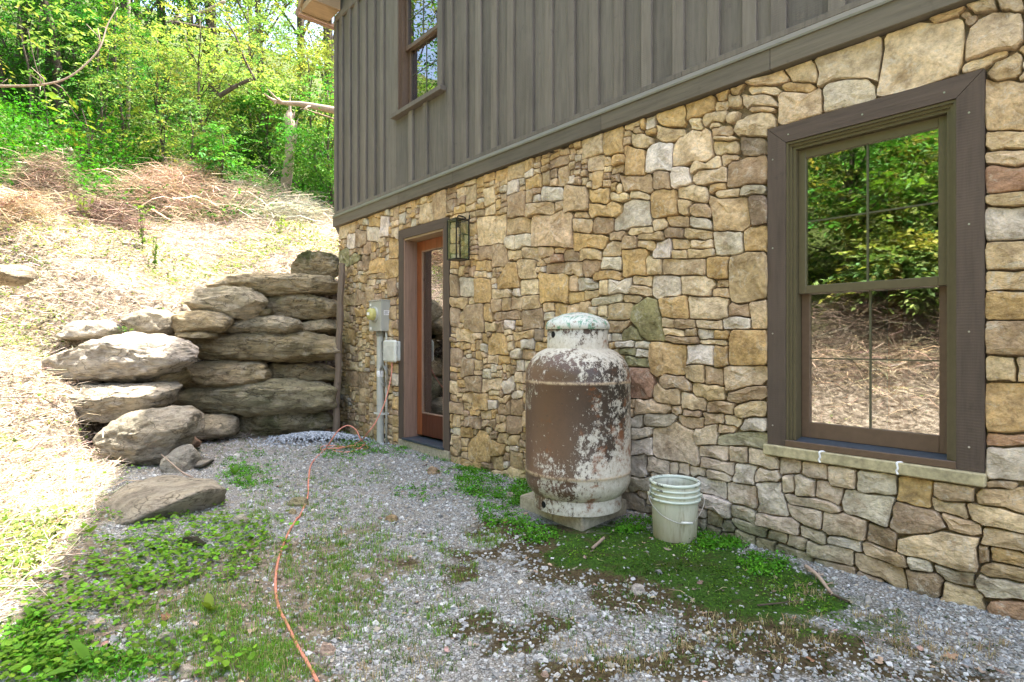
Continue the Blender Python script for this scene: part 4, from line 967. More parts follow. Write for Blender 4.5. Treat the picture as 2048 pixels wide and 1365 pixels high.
BL = [
 ((1685,345,1720,320,1850,325,1970,355,1990,400,1965,470,1850,465,1730,440,1685,400), .30, .55, G2, 'mossy grey boulder lying on top of the retaining wall beside the house corner', .9),
 ((1240,430,1400,428,1560,440,1700,440,1850,470,1975,490,1975,565,1850,568,1700,550,1550,530,1420,520,1300,500,1240,470), .22, .8, G1, 'long flat slab forming the top course of the retaining wall, pale on its left end', .2),
 ((1125,560,1160,520,1260,530,1330,545,1400,525,1500,540,1535,590,1500,660,1430,685,1330,670,1200,650,1125,620), .0, .7, G3, 'knobbly grey boulder at the left end just below the top slab of the wall', .3),
 ((1540,555,1620,555,1780,570,1975,575,1975,700,1800,695,1640,690,1570,650,1540,600), .16, .6, G1, 'blocky brown boulder right of the knobbly one, against the wooden post', .3),
 ((1510,645,1550,630,1590,650,1575,680,1510,678), -.02, .3, G4, 'fist sized dark chock stone wedged between two upper wall boulders', .3),
 ((1080,680,1150,655,1250,660,1330,690,1330,730,1250,760,1130,785,980,785,1000,720), -.04, .6, G1, 'brown wedge shaped boulder directly under the knobbly grey one', .2),
 ((1270,765,1350,715,1450,685,1620,685,1720,710,1750,750,1720,785,1600,790,1480,790,1340,780), .06, .6, G3, 'pale smooth boulder with a rising back in the middle of the wall', .15),
 ((1750,720,1770,700,1975,700,1975,790,1850,790,1750,775), .12, .5, G1, 'small squarish boulder beside the post, right of the pale smooth one', .3),
 ((1030,800,1130,770,1230,770,1260,795,1200,812,1050,808), -.06, .4, G2, 'thin flat wedge stone lying on the long third course boulder', .2),
 ((1030,812,1200,805,1400,787,1700,785,1970,785,1970,930,1750,935,1500,935,1250,925,1110,920,1060,860), .08, .75, G2, 'longest brown boulder spanning the middle of the wall up to the post', .35),
 ((1070,1010,1140,950,1300,935,1450,950,1545,1000,1545,1050,1450,1075,1250,1085,1060,1085), .02, .7, G2, 'dark brown layered boulder left of centre below the longest one', .3),
 ((1545,980,1620,950,1800,945,1965,965,1965,1060,1800,1068,1600,1060,1545,1030), .08, .6, G2, 'dark lens shaped boulder beside the post below the longest one', .4),
 ((900,1215,1000,1120,1200,1100,1450,1070,1700,1060,1850,1100,1960,1110,1960,1215,1850,1175,1700,1205,1600,1240,1450,1260,1250,1260,1100,1240), -.02, .8, (.40, .345, .215), 'wide greenish boulder in the second course from the ground', .3),
 ((1365,1290,1400,1265,1600,1250,1800,1215,1960,1200,1960,1320,1750,1345,1620,1385,1500,1392,1365,1365), .0, .7, G4, 'dark rounded boulder at the foot of the wall next to the post', .6),
 ((1105,1290,1200,1265,1330,1275,1362,1310,1342,1370,1230,1392,1130,1372), -.10, .6, G3, 'small streaked boulder at the foot of the wall, left of the dark one', .3),
 ((1780,1085,1830,1070,1900,1085,1890,1110,1800,1112), .0, .3, G4, 'small stone wedged above the greenish boulder near the post', .4),
]
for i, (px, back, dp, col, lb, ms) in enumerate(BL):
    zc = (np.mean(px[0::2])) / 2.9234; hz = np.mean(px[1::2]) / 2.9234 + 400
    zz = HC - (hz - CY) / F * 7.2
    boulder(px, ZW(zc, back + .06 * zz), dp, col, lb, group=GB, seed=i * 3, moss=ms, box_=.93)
# fill behind the joints so that no slope shows between the boulders
BR = [
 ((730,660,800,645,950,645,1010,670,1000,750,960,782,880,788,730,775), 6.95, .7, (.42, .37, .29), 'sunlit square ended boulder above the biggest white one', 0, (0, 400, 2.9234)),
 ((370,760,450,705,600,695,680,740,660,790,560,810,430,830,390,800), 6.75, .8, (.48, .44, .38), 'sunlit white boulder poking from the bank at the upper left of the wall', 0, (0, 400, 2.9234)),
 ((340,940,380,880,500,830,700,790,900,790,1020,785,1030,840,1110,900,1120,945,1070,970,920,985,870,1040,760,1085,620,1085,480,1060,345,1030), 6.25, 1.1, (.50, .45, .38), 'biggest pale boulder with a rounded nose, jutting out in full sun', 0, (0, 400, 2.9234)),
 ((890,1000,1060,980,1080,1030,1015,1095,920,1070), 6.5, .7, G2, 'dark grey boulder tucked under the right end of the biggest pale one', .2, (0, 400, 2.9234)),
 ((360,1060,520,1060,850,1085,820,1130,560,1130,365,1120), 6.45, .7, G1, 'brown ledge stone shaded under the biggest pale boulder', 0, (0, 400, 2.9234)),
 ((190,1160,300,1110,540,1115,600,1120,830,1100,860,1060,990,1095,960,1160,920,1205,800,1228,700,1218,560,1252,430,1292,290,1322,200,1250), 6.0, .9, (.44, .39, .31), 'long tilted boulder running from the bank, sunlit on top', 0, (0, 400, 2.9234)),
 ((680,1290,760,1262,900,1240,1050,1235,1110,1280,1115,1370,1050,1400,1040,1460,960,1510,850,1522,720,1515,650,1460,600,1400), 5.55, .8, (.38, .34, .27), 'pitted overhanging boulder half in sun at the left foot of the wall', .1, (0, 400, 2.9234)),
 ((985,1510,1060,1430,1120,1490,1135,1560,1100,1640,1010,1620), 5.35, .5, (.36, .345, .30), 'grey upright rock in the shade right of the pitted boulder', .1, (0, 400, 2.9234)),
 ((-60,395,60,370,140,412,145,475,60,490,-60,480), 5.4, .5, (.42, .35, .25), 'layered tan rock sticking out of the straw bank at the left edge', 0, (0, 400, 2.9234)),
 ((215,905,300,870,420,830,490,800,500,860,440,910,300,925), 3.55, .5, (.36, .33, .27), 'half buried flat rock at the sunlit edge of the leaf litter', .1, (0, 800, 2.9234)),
]
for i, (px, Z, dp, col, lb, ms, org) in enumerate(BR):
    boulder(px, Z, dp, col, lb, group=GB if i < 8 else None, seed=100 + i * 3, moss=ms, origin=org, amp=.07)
# big slab lying in the foreground: hull of points given by pixel and height
def hullrock(pts, col, label, cat='rock', seed=0, amp=.012, cuts=4, name='rock', group=None):
    bm = bmesh.new()
    for p_ in pts: bm.verts.new(p_)
    bmesh.ops.convex_hull(bm, input=bm.verts[:])
    bmesh.ops.delete(bm, geom=[v for v in bm.verts if not v.link_faces], context='VERTS')
    bmesh.ops.subdivide_edges(bm, edges=bm.edges[:], cuts=cuts, use_grid_fill=True)
    bmesh.ops.triangulate(bm, faces=bm.faces[:])
    bmesh.ops.smooth_vert(bm, verts=bm.verts[:], factor=.45, use_axis_x=True, use_axis_y=True, use_axis_z=True)
    v = np.array([x.co[:] for x in bm.verts]); f = np.array([[q.index for q in fc.verts] for fc in bm.faces]); bm.free()
    c = v.mean(0); v = v - c; d = v / (np.linalg.norm(v, axis=1)[:, None] + 1e-6)
    s = float(np.linalg.norm(v, axis=1).max()); k = 2.2 / s
    n = fbm(v[:, 0] * k, v[:, 1] * k, v[:, 2] * k * 2, seed, 5); st = fbm(v[:, 0] * k * .6, v[:, 1] * k * .6, v[:, 2] * k * 9, seed + 9, 3)
    v = v + d * (amp * (n + st * .6))[:, None]
    o = mesh(name, v, f, M['rock'], smooth=True, tint=np.array(col)[None] * (1 + .2 * n[:, None]), loc=tuple(c))
    return tag(o, label, cat, group)
def p3(x, y, z, org=(0, 800, 2.9234)): return gp(org[0] + x / org[2], org[1] + y / org[2], z)
hullrock([p3(650,775,-.08), p3(560,650,-.02), p3(640,770,0), p3(870,745,-.04), p3(1130,700,-.04), p3(1270,650,-.04), p3(1325,590,.0), p3(1320,520,.14), p3(1250,455,.17), p3(1180,490,.17),
          p3(1190,520,.19), p3(960,430,.10), p3(740,490,.09), p3(820,590,.15), p3(600,610,.04), p3(690,700,.05), p3(900,650,.11)],
         (.42, .375, .295), 'large grey brown slab lying at the edge of the gravel, tilted towards the weeds', 'boulder', 5, .022, 5, 'boulder')
hullrock([p3(1120,330,.0), p3(1265,352,.0), p3(1180,400,.0), p3(1110,395,.0), p3(1140,325,.05), p3(1250,345,.05), p3(1170,385,.06)], (.25, .24, .21), 'thin dark flat stone on the gravel below the left boulders', seed=8, amp=.006)
hullrock([p3(1050,240,.06), p3(1130,205,.14), p3(1185,240,.12), p3(1175,275,.0), p3(1110,290,.0), p3(1055,265,.0)], (.30, .20, .145), 'reddish brown stone leaning at the foot of the retaining wall', seed=9, amp=.01)
hullrock([p3(1010,860,-.02), p3(1060,800,.08), p3(1150,790,.09), p3(1215,830,.05), p3(1180,880,-.02), p3(1060,895,-.02)], (.17, .14, .10), 'dark mossy stone in the pennywort patch', seed=10, amp=.012)
SM = [ # full pixels: x, y(centre), width, height, colour, label
 (477, 1044, 34, 26, (.46, .42, .33), 'pale tan rock beside the pennywort, right of the big slab'),
 (591, 1005, 50, 18, (.27, .24, .14), 'flat olive stone under the orange cord'),
 (583, 1024, 20, 12, (.33, .28, .16), 'small olive chip just below the flat stone by the cord'),
 (866, 941, 30, 17, (.33, .24, .15), 'angular brown stone on the gravel between the door and the tank'),
 (782, 1038, 32, 13, (.30, .22, .12), 'flat rust coloured stone in the middle of the gravel'),
 (1022, 995, 24, 14, (.45, .38, .30), 'tan stone in the weeds left of the tank pad'),
 (470, 914, 20, 13, (.62, .60, .55), 'white stone lying near the boulders on the gravel'),
 (1277, 1181, 36, 22, (.55, .50, .45), 'white angular rock on the moss below the bucket'),
 (1126, 1186, 18, 13, (.50, .50, .48), 'light grey chip at the left edge of the moss'),
 (1739, 1196, 17, 17, (.58, .55, .50), 'white stone on the gravel near the wall foot at the right'),
 (1738, 1210, 14, 9, (.50, .44, .28), 'yellowish pebble beside the white stone at the wall foot'),
 (1851, 1195, 22, 18, (.40, .40, .38), 'grey stone against the stone wall at the far right'),
 (652, 1301, 38, 26, (.50, .37, .29), 'pinkish tan rock beside the cord at the bottom of the picture'),
 (632, 1321, 16, 14, (.48, .45, .40), 'little grey stone touching the pinkish rock'),
 (325, 1288, 44, 24, (.36, .33, .28), 'flat grey stone in the grass at the lower left'),
 (1186, 1237, 22, 14, (.44, .45, .46), 'bluish grey stone in the brown moss'),
 (1090, 1346, 20, 12, (.50, .36, .28), 'pink stone near the lower edge on the gravel'),
 (992, 1342, 16, 12, (.52, .52, .50), 'pale round stone near the lower edge on the gravel'),
 (1938, 1328, 22, 14, (.45, .47, .50), 'blue grey stone at the lower right on the gravel'),
 (190, 1118, 24, 16, (.33, .32, .30), 'grey stone among the pennywort at the left'),
 (362, 1355, 60, 20, (.38, .33, .27), 'buried tan stone at the very bottom left in the grass'),
 (352, 898, 26, 10, (.26, .22, .17), 'brown chip beside the upright grey rock'),
]
for i, (x, y, w, h, col, lb) in enumerate(SM):
    b_ = gp(x, y + h * .42); Z = b_[1]; wd = w / F * Z; ht = h / F * Z * .72
    rr = np.random.default_rng(i + 50); pts = []
    for k in range(11):
        a = 2 * math.pi * k / 11; q = rr.uniform(.75, 1.05)
        pts.append((b_[0] + math.cos(a) * wd * .5 * q, Z + wd * .28 + math.sin(a) * wd * .38 * q, b_[2] - .01 + (k % 2) * ht * .5))
    for k in range(6):
        a = 2 * math.pi * k / 6 + .4; q = rr.uniform(.35, .8)
        pts.append((b_[0] + math.cos(a) * wd * .5 * q, Z + wd * .28 + math.sin(a) * wd * .38 * q, b_[2] + ht * rr.uniform(.8, 1.1)))
    hz = h1(b_[0], Z); pts = [(a_, b__, c_ - b_[2] + hz) for a_, b__, c_ in pts]
    hullrock(pts, tuple(min(.85, v * 1.35) for v in col), lb, 'stone', 60 + i, .12 * ht, 2, 'stone')

# ================================================================ THINGS AT THE WALL
# weathered post at the house corner
pt, pb = P(684, 527, 7.35), P(671, 868, 7.2)
pm = MB(); n = 14; pts = np.array([pb + (pt - pb) * k / (n - 1) for k in range(n)]); pts[:, 2] += np.where(np.arange(n) == 0, -.1, 0)
pts[:, 0] += .008 * np.sin(np.arange(n) * 1.7)
pm.tube(pts, .042 + .005 * np.sin(np.arange(n) * 2.3), 7)
tag(pm.build('post', M['post'], smooth=False), 'weathered brown timber post leaning upright between the boulders and the house corner', 'post')

# lantern
def local_box(px0, px1, yt, yb, o, oy):
    pass
ln = empty('wall_lantern', (0, 0, 0), HL.rotation_euler.z, 'black metal wall lantern with clear glass sides mounted right of the door', 'lantern')
lx, lzt = W(947, 440, .0); _, lzb = W(947, 521, .0)
ln.location = (*L2W(lx - .08, 0, 0)[:2], 0)
hw, dpt, off = .078, .155, .045   # half width, depth, gap from the wall
y1, y0 = -off, -off - dpt
fr = MB(); b_ = .010
for x in (-hw, hw - b_):
    for y in (y0, y1 - b_): fr.box(x, x + b_, y, y + b_, lzb, lzt)
for z in (lzb, lzt - b_):
    fr.box(-hw + b_, hw - b_, y0 + .0005, y0 + b_ - .0005, z + .0004, z + b_ - .0004).box(-hw + b_, hw - b_, y1 - b_ + .0005, y1 - .0005, z + .0004, z + b_ - .0004)
    fr.box(-hw + .0005, -hw + b_ - .0005, y0 + b_, y1 - b_, z + .0004, z + b_ - .0004).box(hw - b_ + .0005, hw - .0005, y0 + b_, y1 - b_, z + .0004, z + b_ - .0004)
fr.build('frame', M['dark'], ln)
for (xa, xb, ya, yb_) in ((-hw + b_, hw - b_, y0 + .002, y0 + .004), (-hw + b_, hw - b_, y1 - .004, y1 - .002), (-hw + .002, -hw + .004, y0 + b_, y1 - b_), (hw - .004, hw - .002, y0 + b_, y1 - b_)):
    MB().box(xa, xb, ya, yb_, lzb + b_, lzt - b_).build('pane', M['glass2'], ln)
MB().box(-.05, .05, -.022, -.002, lzt - .14, lzt + .05, .002).build('back_plate', M['dark'], ln)
MB().tube(smoothcurve([(0, -.02, lzt + .02), (0, -.06, lzt + .035), (0, (y0 + y1) / 2, lzt + .035), (0, (y0 + y1) / 2, lzt - .0)], 5), .007, 8).build('arm', M['dark'], ln, True)
MB().box(-.045, .045, (y0 + y1) / 2 - .045, (y0 + y1) / 2 + .045, lzt - .006, lzt + .006).lathe([(0, lzt - .006), (.014, lzt - .006), (.014, lzt - .075), (0, lzt - .075)], 16, (0, (y0 + y1) / 2)).build('lamp_holder', M['dark'], ln)
MB().box(-hw + b_ + .001, hw - b_ - .001, y0 + b_ + .001, y1 - b_ - .001, lzb + .001, lzb + .004).build('bottom_plate', M['dark'], ln)
MB().lathe([(0, lzt - .16), (.012, lzt - .15), (.018, lzt - .12), (.012, lzt - .085), (.008, lzt - .076)], 14, (0, (y0 + y1) / 2)).build('bulb', M['glass2'], ln, True)

# electric meter with its pipe
em = empty('electric_meter', (0, 0, 0), HL.rotation_euler.z, 'grey electric meter box with a round glass meter on top of a thick grey pipe', 'meter')
mo_ = .14
ma1, mzt = W(762, 601, mo_); ma0, _ = W(738, 601, mo_); _, mzb = W(762, 662, mo_)
mc = (ma0 + ma1) / 2; em.location = (*L2W(mc, 0)[:2], 0); mh = (ma1 - ma0) / 2
MB().box(-mh, mh, -mo_, -.004, mzb, mzt, .004).build('box', M['grey'], em)
MB().box(-mh - .004, mh + .004, -mo_ - .006, -.0, mzt + .0005, mzt + .012, .002).build('lid', M['grey'], em)
mz = mzt - (mzt - mzb) * .44
def disc_y(rads, c, k=28):
    """lathe around an axis that points out of the wall; rads: (radius, y)"""
    V = []; Fs = []
    for r_, y_ in rads:
        for j in range(k):
            a = 2 * math.pi * j / k; V.append((c[0] + r_ * math.cos(a), y_, c[1] + r_ * math.sin(a)))
    for i in range(len(rads) - 1):
        for j in range(k): Fs.append((i * k + j, i * k + (j + 1) % k, (i + 1) * k + (j + 1) % k, (i + 1) * k + j))
    return MB().add(V, Fs)
disc_y([(.088, -mo_ + .001), (.088, -mo_ - .018), (.078, -mo_ - .022), (.072, -mo_ - .02)], (0, mz)).build('ring', M['grey'], em, True)
disc_y([(.070, -mo_ - .016), (.070, -mo_ - .06), (.062, -mo_ - .078), (.03, -mo_ - .085), (0.0, -mo_ - .085)], (0, mz)).build('meter_glass', M['yellow'], em, True)
MB().box(-.03, .03, -mo_ - .0875, -mo_ - .0855, mz - .012, mz + .022).build('dial', M['label'], em)
MB().box(mh + .0012, mh + .0022, -.105, -.035, mzt - .165, mzt - .11).build('warning_label', M['label'], em)
lt = MB()
for k in range(4): lt.box(mh + .0025, mh + .0030, -.098, -.042 - .012 * (k % 2), mzt - .125 - k * .010, mzt - .1215 - k * .010)
tag(lt.build('print_on_label', M['ink'], em), kind='stuff')
MB().box(-mh + .02, -mh + .06, -mo_ - .0015, -mo_ - .0005, mzt - .05, mzt - .025).build('sticker', M['label'], em)
MB().box(-mh + .02, -mh + .07, -mo_ - .0015, -mo_ - .0005, mzb + .02, mzb + .05).build('sticker', M['label'], em)
pz = h1(*L2W(mc, .07)[:2]) - .05
pp = MB(); pp.lathe([(.042, pz), (.042, mzb - .001)], 24, (0, -.07)); pp.build('pipe', M['pvc'], em, True)
for zf in (.42, .985):
    zc = pz + (mzb - pz) * zf; MB().lathe([(.043, zc - .04), (.050, zc - .04), (.050, zc + (.02 if zf > .9 else .04)), (.043, zc + (.02 if zf > .9 else .04))] if zf > .9 else [(.043, 1.26), (.050, 1.26), (.050, 1.34), (.043, 1.34)], 24, (0, -.07)).build('coupling', M['pvc'], em, True)
MB().lathe([(.0425, .78), (.0435, .781), (.0435, .85), (.0425, .851)], 24, (0, -.07)).build('paper_band', M['label'], em, True)
MB().box(-.06, .11, -.125, -.118, .345, .365).box(.08, .11, -.118, -.0, .345, .365).build('strap', M['whitepl'], em)

# junction box with two thin conduits
jb = empty('junction_box', (0, 0, 0), HL.rotation_euler.z, 'white plastic outlet box with a ribbed cover between the meter pipe and the door', 'outlet box')
jo = .11; ja0, jzt = W(765, 680, jo); ja1, _ = W(789, 680, jo); _, jzb = W(789, 725, jo)
jc = (ja0 + ja1) / 2; jh = (ja1 - ja0) / 2; jb.location = (*L2W(jc, 0)[:2], 0)
MB().box(-jh + .012, jh - .012, -.06, -.004, jzb + .015, jzt - .015, .008).build('back_box', M['whitepl'], jb)
MB().box(-jh, jh, -jo, -.061, jzb, jzt, .02).build('cover', M['whitepl'], jb)
rb = MB()
for k in range(5):
    x = -jh + .045 + k * .035; rb.add([(x, -jo - .004, jzb + .07), (x + .012, -jo - .004, jzb + .07), (x + .05, -jo - .004, jzt - .07), (x + .038, -jo - .004, jzt - .07), (x, -jo + .001, jzb + .07), (x + .012, -jo + .001, jzb + .07), (x + .05, -jo + .001, jzt - .07), (x + .038, -jo + .001, jzt - .07)], BOXF)
tag(rb.build('ribs', M['whitepl'], jb), kind='stuff')
MB().box(jh + .001, jh + .012, -.09, -.07, jzb + .05, jzb + .07).box(jh + .001, jh + .012, -.09, -.07, jzt - .07, jzt - .05).build('hinge', M['whitepl'], jb)
for dx, px_, zt_ in ((0, 763, jzt + .02), (1, 772.5, jzt + .12)):
    a = W(px_, 780, .05)[0]; x = a - jc
    c_ = MB().tube([(x, -.05, -.02), (x + .004, -.05, .6), (x, -.05, 1.2), (x, -.05, zt_)], .0135, 10)
    c_.build('conduit', M['pvc'], jb, True)
# loose cable loops
cb = MB(); a = W(766, 780, .09)[0]
ccx = L2W(a, .10)
for (zc, rad, cnt, ph) in ((.80, .10, 4, 0), (1.13, .055, 2, 1)):
    pts = []
    for k in range(cnt * 16):
        th = 2 * math.pi * k / 16; r_ = rad * (1 + .15 * math.sin(k * .7)); q = L2W(a + r_ * math.cos(th) * .75, .085 + .008 * math.sin(k * .37), zc + r_ * math.sin(th) * 1.1); pts.append(q)
    if ph == 0: pts = pts + [L2W(a, .09, .95), L2W(a + .01, .08, 1.2)]
    cb.tube(pts, .0035, 5)
tag(cb.build('cable_coil', M['steel'], smooth=True), 'coiled thin grey cable hanging below the white outlet box', 'cable')
# orange extension cord
def cz(x, y, r=.006): return gp(x, y)
cord_px = [(649, 902), (632, 919), (621, 936), (617, 961), (615, 995), (600, 1034), (594, 1041), (578, 1069), (564, 1103), (554, 1137), (551, 1172), (558, 1213), (575, 1250), (595, 1295), (612, 1326), (633, 1365), (660, 1420)]
def gcoil(x, y, dz=.006):
    g_ = gp(x, y); return np.array([g_[0], g_[1], h1(g_[0], g_[1]) + dz])
pts = [L2W(W(784, 724, .09)[0], .09, jzb - .0), P(783, 748, 6.45), P(777, 778, 6.35), P(767, 812, 6.2), P(751, 845, 6.05), P(735, 866, 6.0)]
pts += [gcoil(718, 888, .02), gcoil(690, 897, .012), gcoil(655, 899), gcoil(640, 902), gcoil(648, 894), gcoil(680, 895), gcoil(712, 898), gcoil(735, 900, .01), gcoil(728, 893, .014), gcoil(700, 897, .02), gcoil(665, 903, .01), gcoil(700, 905, .008), gcoil(730, 895, .03)]
pts += [P(722, 880, 6.25), P(712, 860, 6.3), P(695, 851, 6.3), P(676, 862, 6.25), P(661, 883, 6.2)]
pts += [gcoil(x, y) for x, y in cord_px]
oc = MB(); oc.tube(smoothcurve(pts, 5), .0068, 6)
tag(oc.build('extension_cord', M['orange'], smooth=True), 'orange extension cord running from the outlet box across the gravel', 'cord')

# ================================================================ GAS TANK ON ITS PADS
pad0 = np.array([.435, 3.56]); ex = -AD * -1.0; 
def pad_pt(u, v): return pad0 + AD * u + ND * v          # u: right/near along the wall, v: towards the wall
FR = gp(1164, 1068)[:2]; LF = gp(1040, 1020)[:2]; RT = gp(1275, 1017)[:2]
d1 = (LF - FR); l1 = np.linalg.norm(d1); d1 /= l1; d2 = (RT - FR); l2 = .56; d2 = d2 / np.linalg.norm(d2)
def slab(p, q, l_a, l_b, z0, z1, label):
    o_ = p; V = []
    for z in (z0, z1):
        for s_, t_ in ((0, 0), (1, 0), (1, 1), (0, 1)): V.append((*(o_ + d1 * l_a * s_ + d2 * l_b * t_), z))
    c = np.mean(V, 0); V = np.array(V) - [c[0], c[1], 0]
    bm = bmesh.new(); vs = [bm.verts.new(v) for v in V]
    for f_ in BOXF: bm.faces.new([vs[i] for i in f_])
    bmesh.ops.bevel(bm, geom=bm.edges[:], offset=.006, segments=2, affect='EDGES')
    bmesh.ops.recalc_face_normals(bm, faces=bm.faces)
    me = bpy.data.meshes.new('concrete_pad'); bm.to_mesh(me); bm.free(); me.materials.append(M['concrete'])
    o = bpy.data.objects.new('concrete_pad', me); COL.objects.link(o); o.location = (c[0], c[1], 0)
    return tag(o, label, 'concrete block', 'concrete pads under the tank')
slab(FR, None, l1 * .44, l2, -.05, .098, 'mossy concrete pad under the tank, the one whose corner points at the viewer')
slab(FR + d1 * (l1 * .44 + .004), None, l1 * .56, l2, -.05, .104, 'concrete pad under the tank on the side nearer the door')
TZ = .105; TC = (.114 * 3.86, 3.86)
t = NT('tank_paint'); co = t.coord('Object'); s_ = t.sep(co)
n1 = t.noise(co, 9.5, 12, .85, .25); n2 = t.noise(t.coord('Object', (1, 1, .7)), 42, 10, .82); nb = t.noise(t.coord('Object', (1, 1, .6)), 2.8, 4, .6)
# more bare primer to the right, on the shoulder and low down
bias = t.math('MULTIPLY_ADD', s_[0], .17); bias.node.inputs[2].default_value = .01
zz = t.ramp(t.math('MULTIPLY', s_[2], .7), [(.05, .16), (.16, .10), (.30, .02), (.5, 0), (.64, .04), (.72, .14), (.78, .15), (.82, .05), (.93, .06), (1, .08)])
fld = t.math('ADD', t.math('ADD', t.math('MULTIPLY', n1, .62), t.math('MULTIPLY', n2, .60)), t.math('ADD', bias, t.math('MULTIPLY', zz, .8)))
fld = t.math('ADD', fld, t.math('MULTIPLY', nb, .44))
mask = t.ramp(fld, [(.888, 0), (.902, 1)])
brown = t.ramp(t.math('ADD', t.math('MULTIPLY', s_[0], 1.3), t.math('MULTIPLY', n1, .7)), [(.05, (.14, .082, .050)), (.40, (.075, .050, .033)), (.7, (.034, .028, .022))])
cream = t.ramp(n2, [(.35, (.42, .37, .27)), (.6, (.60, .565, .47))])
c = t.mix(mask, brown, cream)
band = t.ramp(s_[2], [(.228, 0), (.238, .9), (.248, .9), (.258, 0), (.82, 0), (.826, .9), (.836, .9), (.845, 0)]); c = t.mix(t.math('MULTIPLY', band, t.ramp(n2, [(.42, 0), (.52, 1)])), c, (.50, .38, .24))
rust = t.ramp(t.math('MULTIPLY', t.noise(co, 9, 8, .8), t.noise(t.coord('Object', (1, 1, .35)), 3, 3)), [(.30, 0), (.36, .9)])
c = t.mix(rust, c, (.20, .075, .025))
c = t.mix(t.ramp(t.noise(co, 40, 6, .8), [(.60, 0), (.66, .85)]), c, (.06, .045, .035))
h = t.bump(mask, .5, .002); h = t.bump(n2, .25, .004, h)
M['tank'] = t.set(c, t.ramp(mask, [(0, .36), (1, .62)]), h, spec=.45)
t = NT('tank_cap_paint'); co = t.coord('Object'); n1 = t.noise(co, 7, 9, .8, .4)
c = t.mix(t.ramp(n1, [(.50, 0), (.53, 1)]), (.60, .61, .54), (.13, .30, .20)); c = t.mix(t.ramp(t.noise(co, 26, 7, .8), [(.56, 0), (.60, 1)]), c, (.24, .14, .085))
c = t.mix(t.ramp(t.sep(co)[2], [(1.195, 1), (1.2, 0)]) if False else 0.0, c, (.6, .6, .5))
M['cap'] = t.set(c, .55, t.bump(n1, .2, .002))
tk = empty('gas_tank', (*TC, TZ), 0, 'tall rusty brown gas tank with peeling cream paint standing against the stone wall', 'gas tank')
Rr = .349
prof = [(0, .06)]
for a in np.linspace(-90, 0, 12): prof.append(((Rr - .15) + .15 * math.cos(R(a)) if True else 0, .20 + .14 * math.sin(R(a))))
prof[0] = (.0, .055); prof[1] = (.19, .06)
prof += [(Rr, .235), (Rr + .003, .24), (Rr + .003, .25), (Rr, .256), (Rr, .82), (Rr + .003, .825), (Rr + .003, .835), (Rr, .84)]
for a in np.linspace(4, 90, 14): prof.append(((Rr - .20) + .20 * math.cos(R(a)), .85 + .205 * math.sin(R(a))))
prof += [(0, 1.06)]
MB().lathe(prof, 96).build('body', M['tank'], tk, True)
fr_ = MB().lathe([(.290, 0), (.290, .15), (.283, .15), (.283, 0), (.290, 0)], 96)
fr_.build('foot_ring', M['tank'], tk, True)
cl = MB().lathe([(.203, 1.03), (.203, 1.185), (.197, 1.185), (.197, 1.03)], 72); cl.build('collar', M['tank'], tk, True)
MB().lathe([(.205, 1.172), (.213, 1.174), (.214, 1.20), (.20, 1.228), (.15, 1.256), (.09, 1.277), (.03, 1.287), (0, 1.288)], 72).build('cap', M['cap'], tk, True)
def hole(px, py, rad, rz_, name):
    # flat black disc just proud of the metal; the opening's shade is its colour
    Zc = TC[1]; X = (px - CX) / F
    a_ = None
    for th in np.linspace(-math.pi * .98, -.02, 900):
        q = (TC[0] + rad * math.cos(th), TC[1] + rad * math.sin(th))
        if abs(q[0] / q[1] - X) < .0006 and q[1] < TC[1]: a_ = th; break
    if a_ is None: return
    q = (TC[0] + rad * math.cos(a_), TC[1] + rad * math.sin(a_)); z = HC - (py - CY) / F * q[1] - TZ
    V = [(math.cos(a_) * (rad + .0012), math.sin(a_) * (rad + .0012), z)]; k = 20
    for j in range(k):
        b = 2 * math.pi * j / k; da = rz_ * math.cos(b) / rad
        V.append((math.cos(a_ + da) * (rad + .0012), math.sin(a_ + da) * (rad + .0012), z + rz_ * math.sin(b)))
    MB().add(V, [(0, 1 + j, 1 + (j + 1) % k) for j in range(k)]).build(name, M['black'], tk)
hole(1107, 669, .203, .021, 'vent_hole'); hole(1088, 1009, .290, .022, 'vent_hole')

# ================================================================ BUCKET
BC = (.283 * 3.5, 3.5); bz = h1(*BC)
t = NT('bucket_plastic'); co = t.coord('Object'); s_ = t.sep(co)
n1 = t.noise(t.coord('Object', (1, 1, .25)), 11, 7, .7); n2 = t.noise(co, 6, 4)
c = t.mix(t.ramp(s_[2], [(.0, 1), (.22, 0)]), t.ramp(n1, [(.35, (.50, .51, .38)), (.65, (.62, .61, .48))]), t.ramp(n1, [(.35, (.36, .31, .20)), (.65, (.50, .45, .32))]))
c = t.mix(t.ramp(n2, [(.5, 0), (.75, .35)]), c, (.40, .46, .28)); c = t.mix(t.ramp(t.noise(t.coord('Object', (1, 1, .12)), 26, 6, .75), [(.52, 0), (.66, .6)]), c, (.26, .22, .13))
M['bucket'] = t.set(c, .5, t.bump(n1, .15, .002), spec=.4)
t = NT('bucket_rim'); co = t.coord('Object'); n1 = t.noise(co, 30, 6, .7); n2 = t.noise(co, 6, 3)
c = t.mix(t.ramp(t.math('MULTIPLY', n1, n2), [(.31, 0), (.34, 1)]), (.60, .66, .56), (.06, .05, .05)); M['rim'] = t.set(c, .5)
bk = empty('bucket', (*BC, bz), 0, 'dirty cream plastic bucket with a wire handle standing on the moss by the wall', 'bucket')
MB().lathe([(0, .004), (.120, .004), (.126, 0), (.128, .006), (.138, .24), (.138, .252), (.140, .30), (.141, .342), (.136, .342), (.135, .30), (.124, .012), (0, .012)], 72).build('body', M['bucket'], bk, True)
for z, r_ in ((.245, .151), (.275, .149), (.305, .148)):
    MB().lathe([(.137, z - .008), (r_, z - .006), (r_ + .001, z), (r_, z + .005), (.138, z + .006)], 72).build('ridge', M['rim'], bk, True)
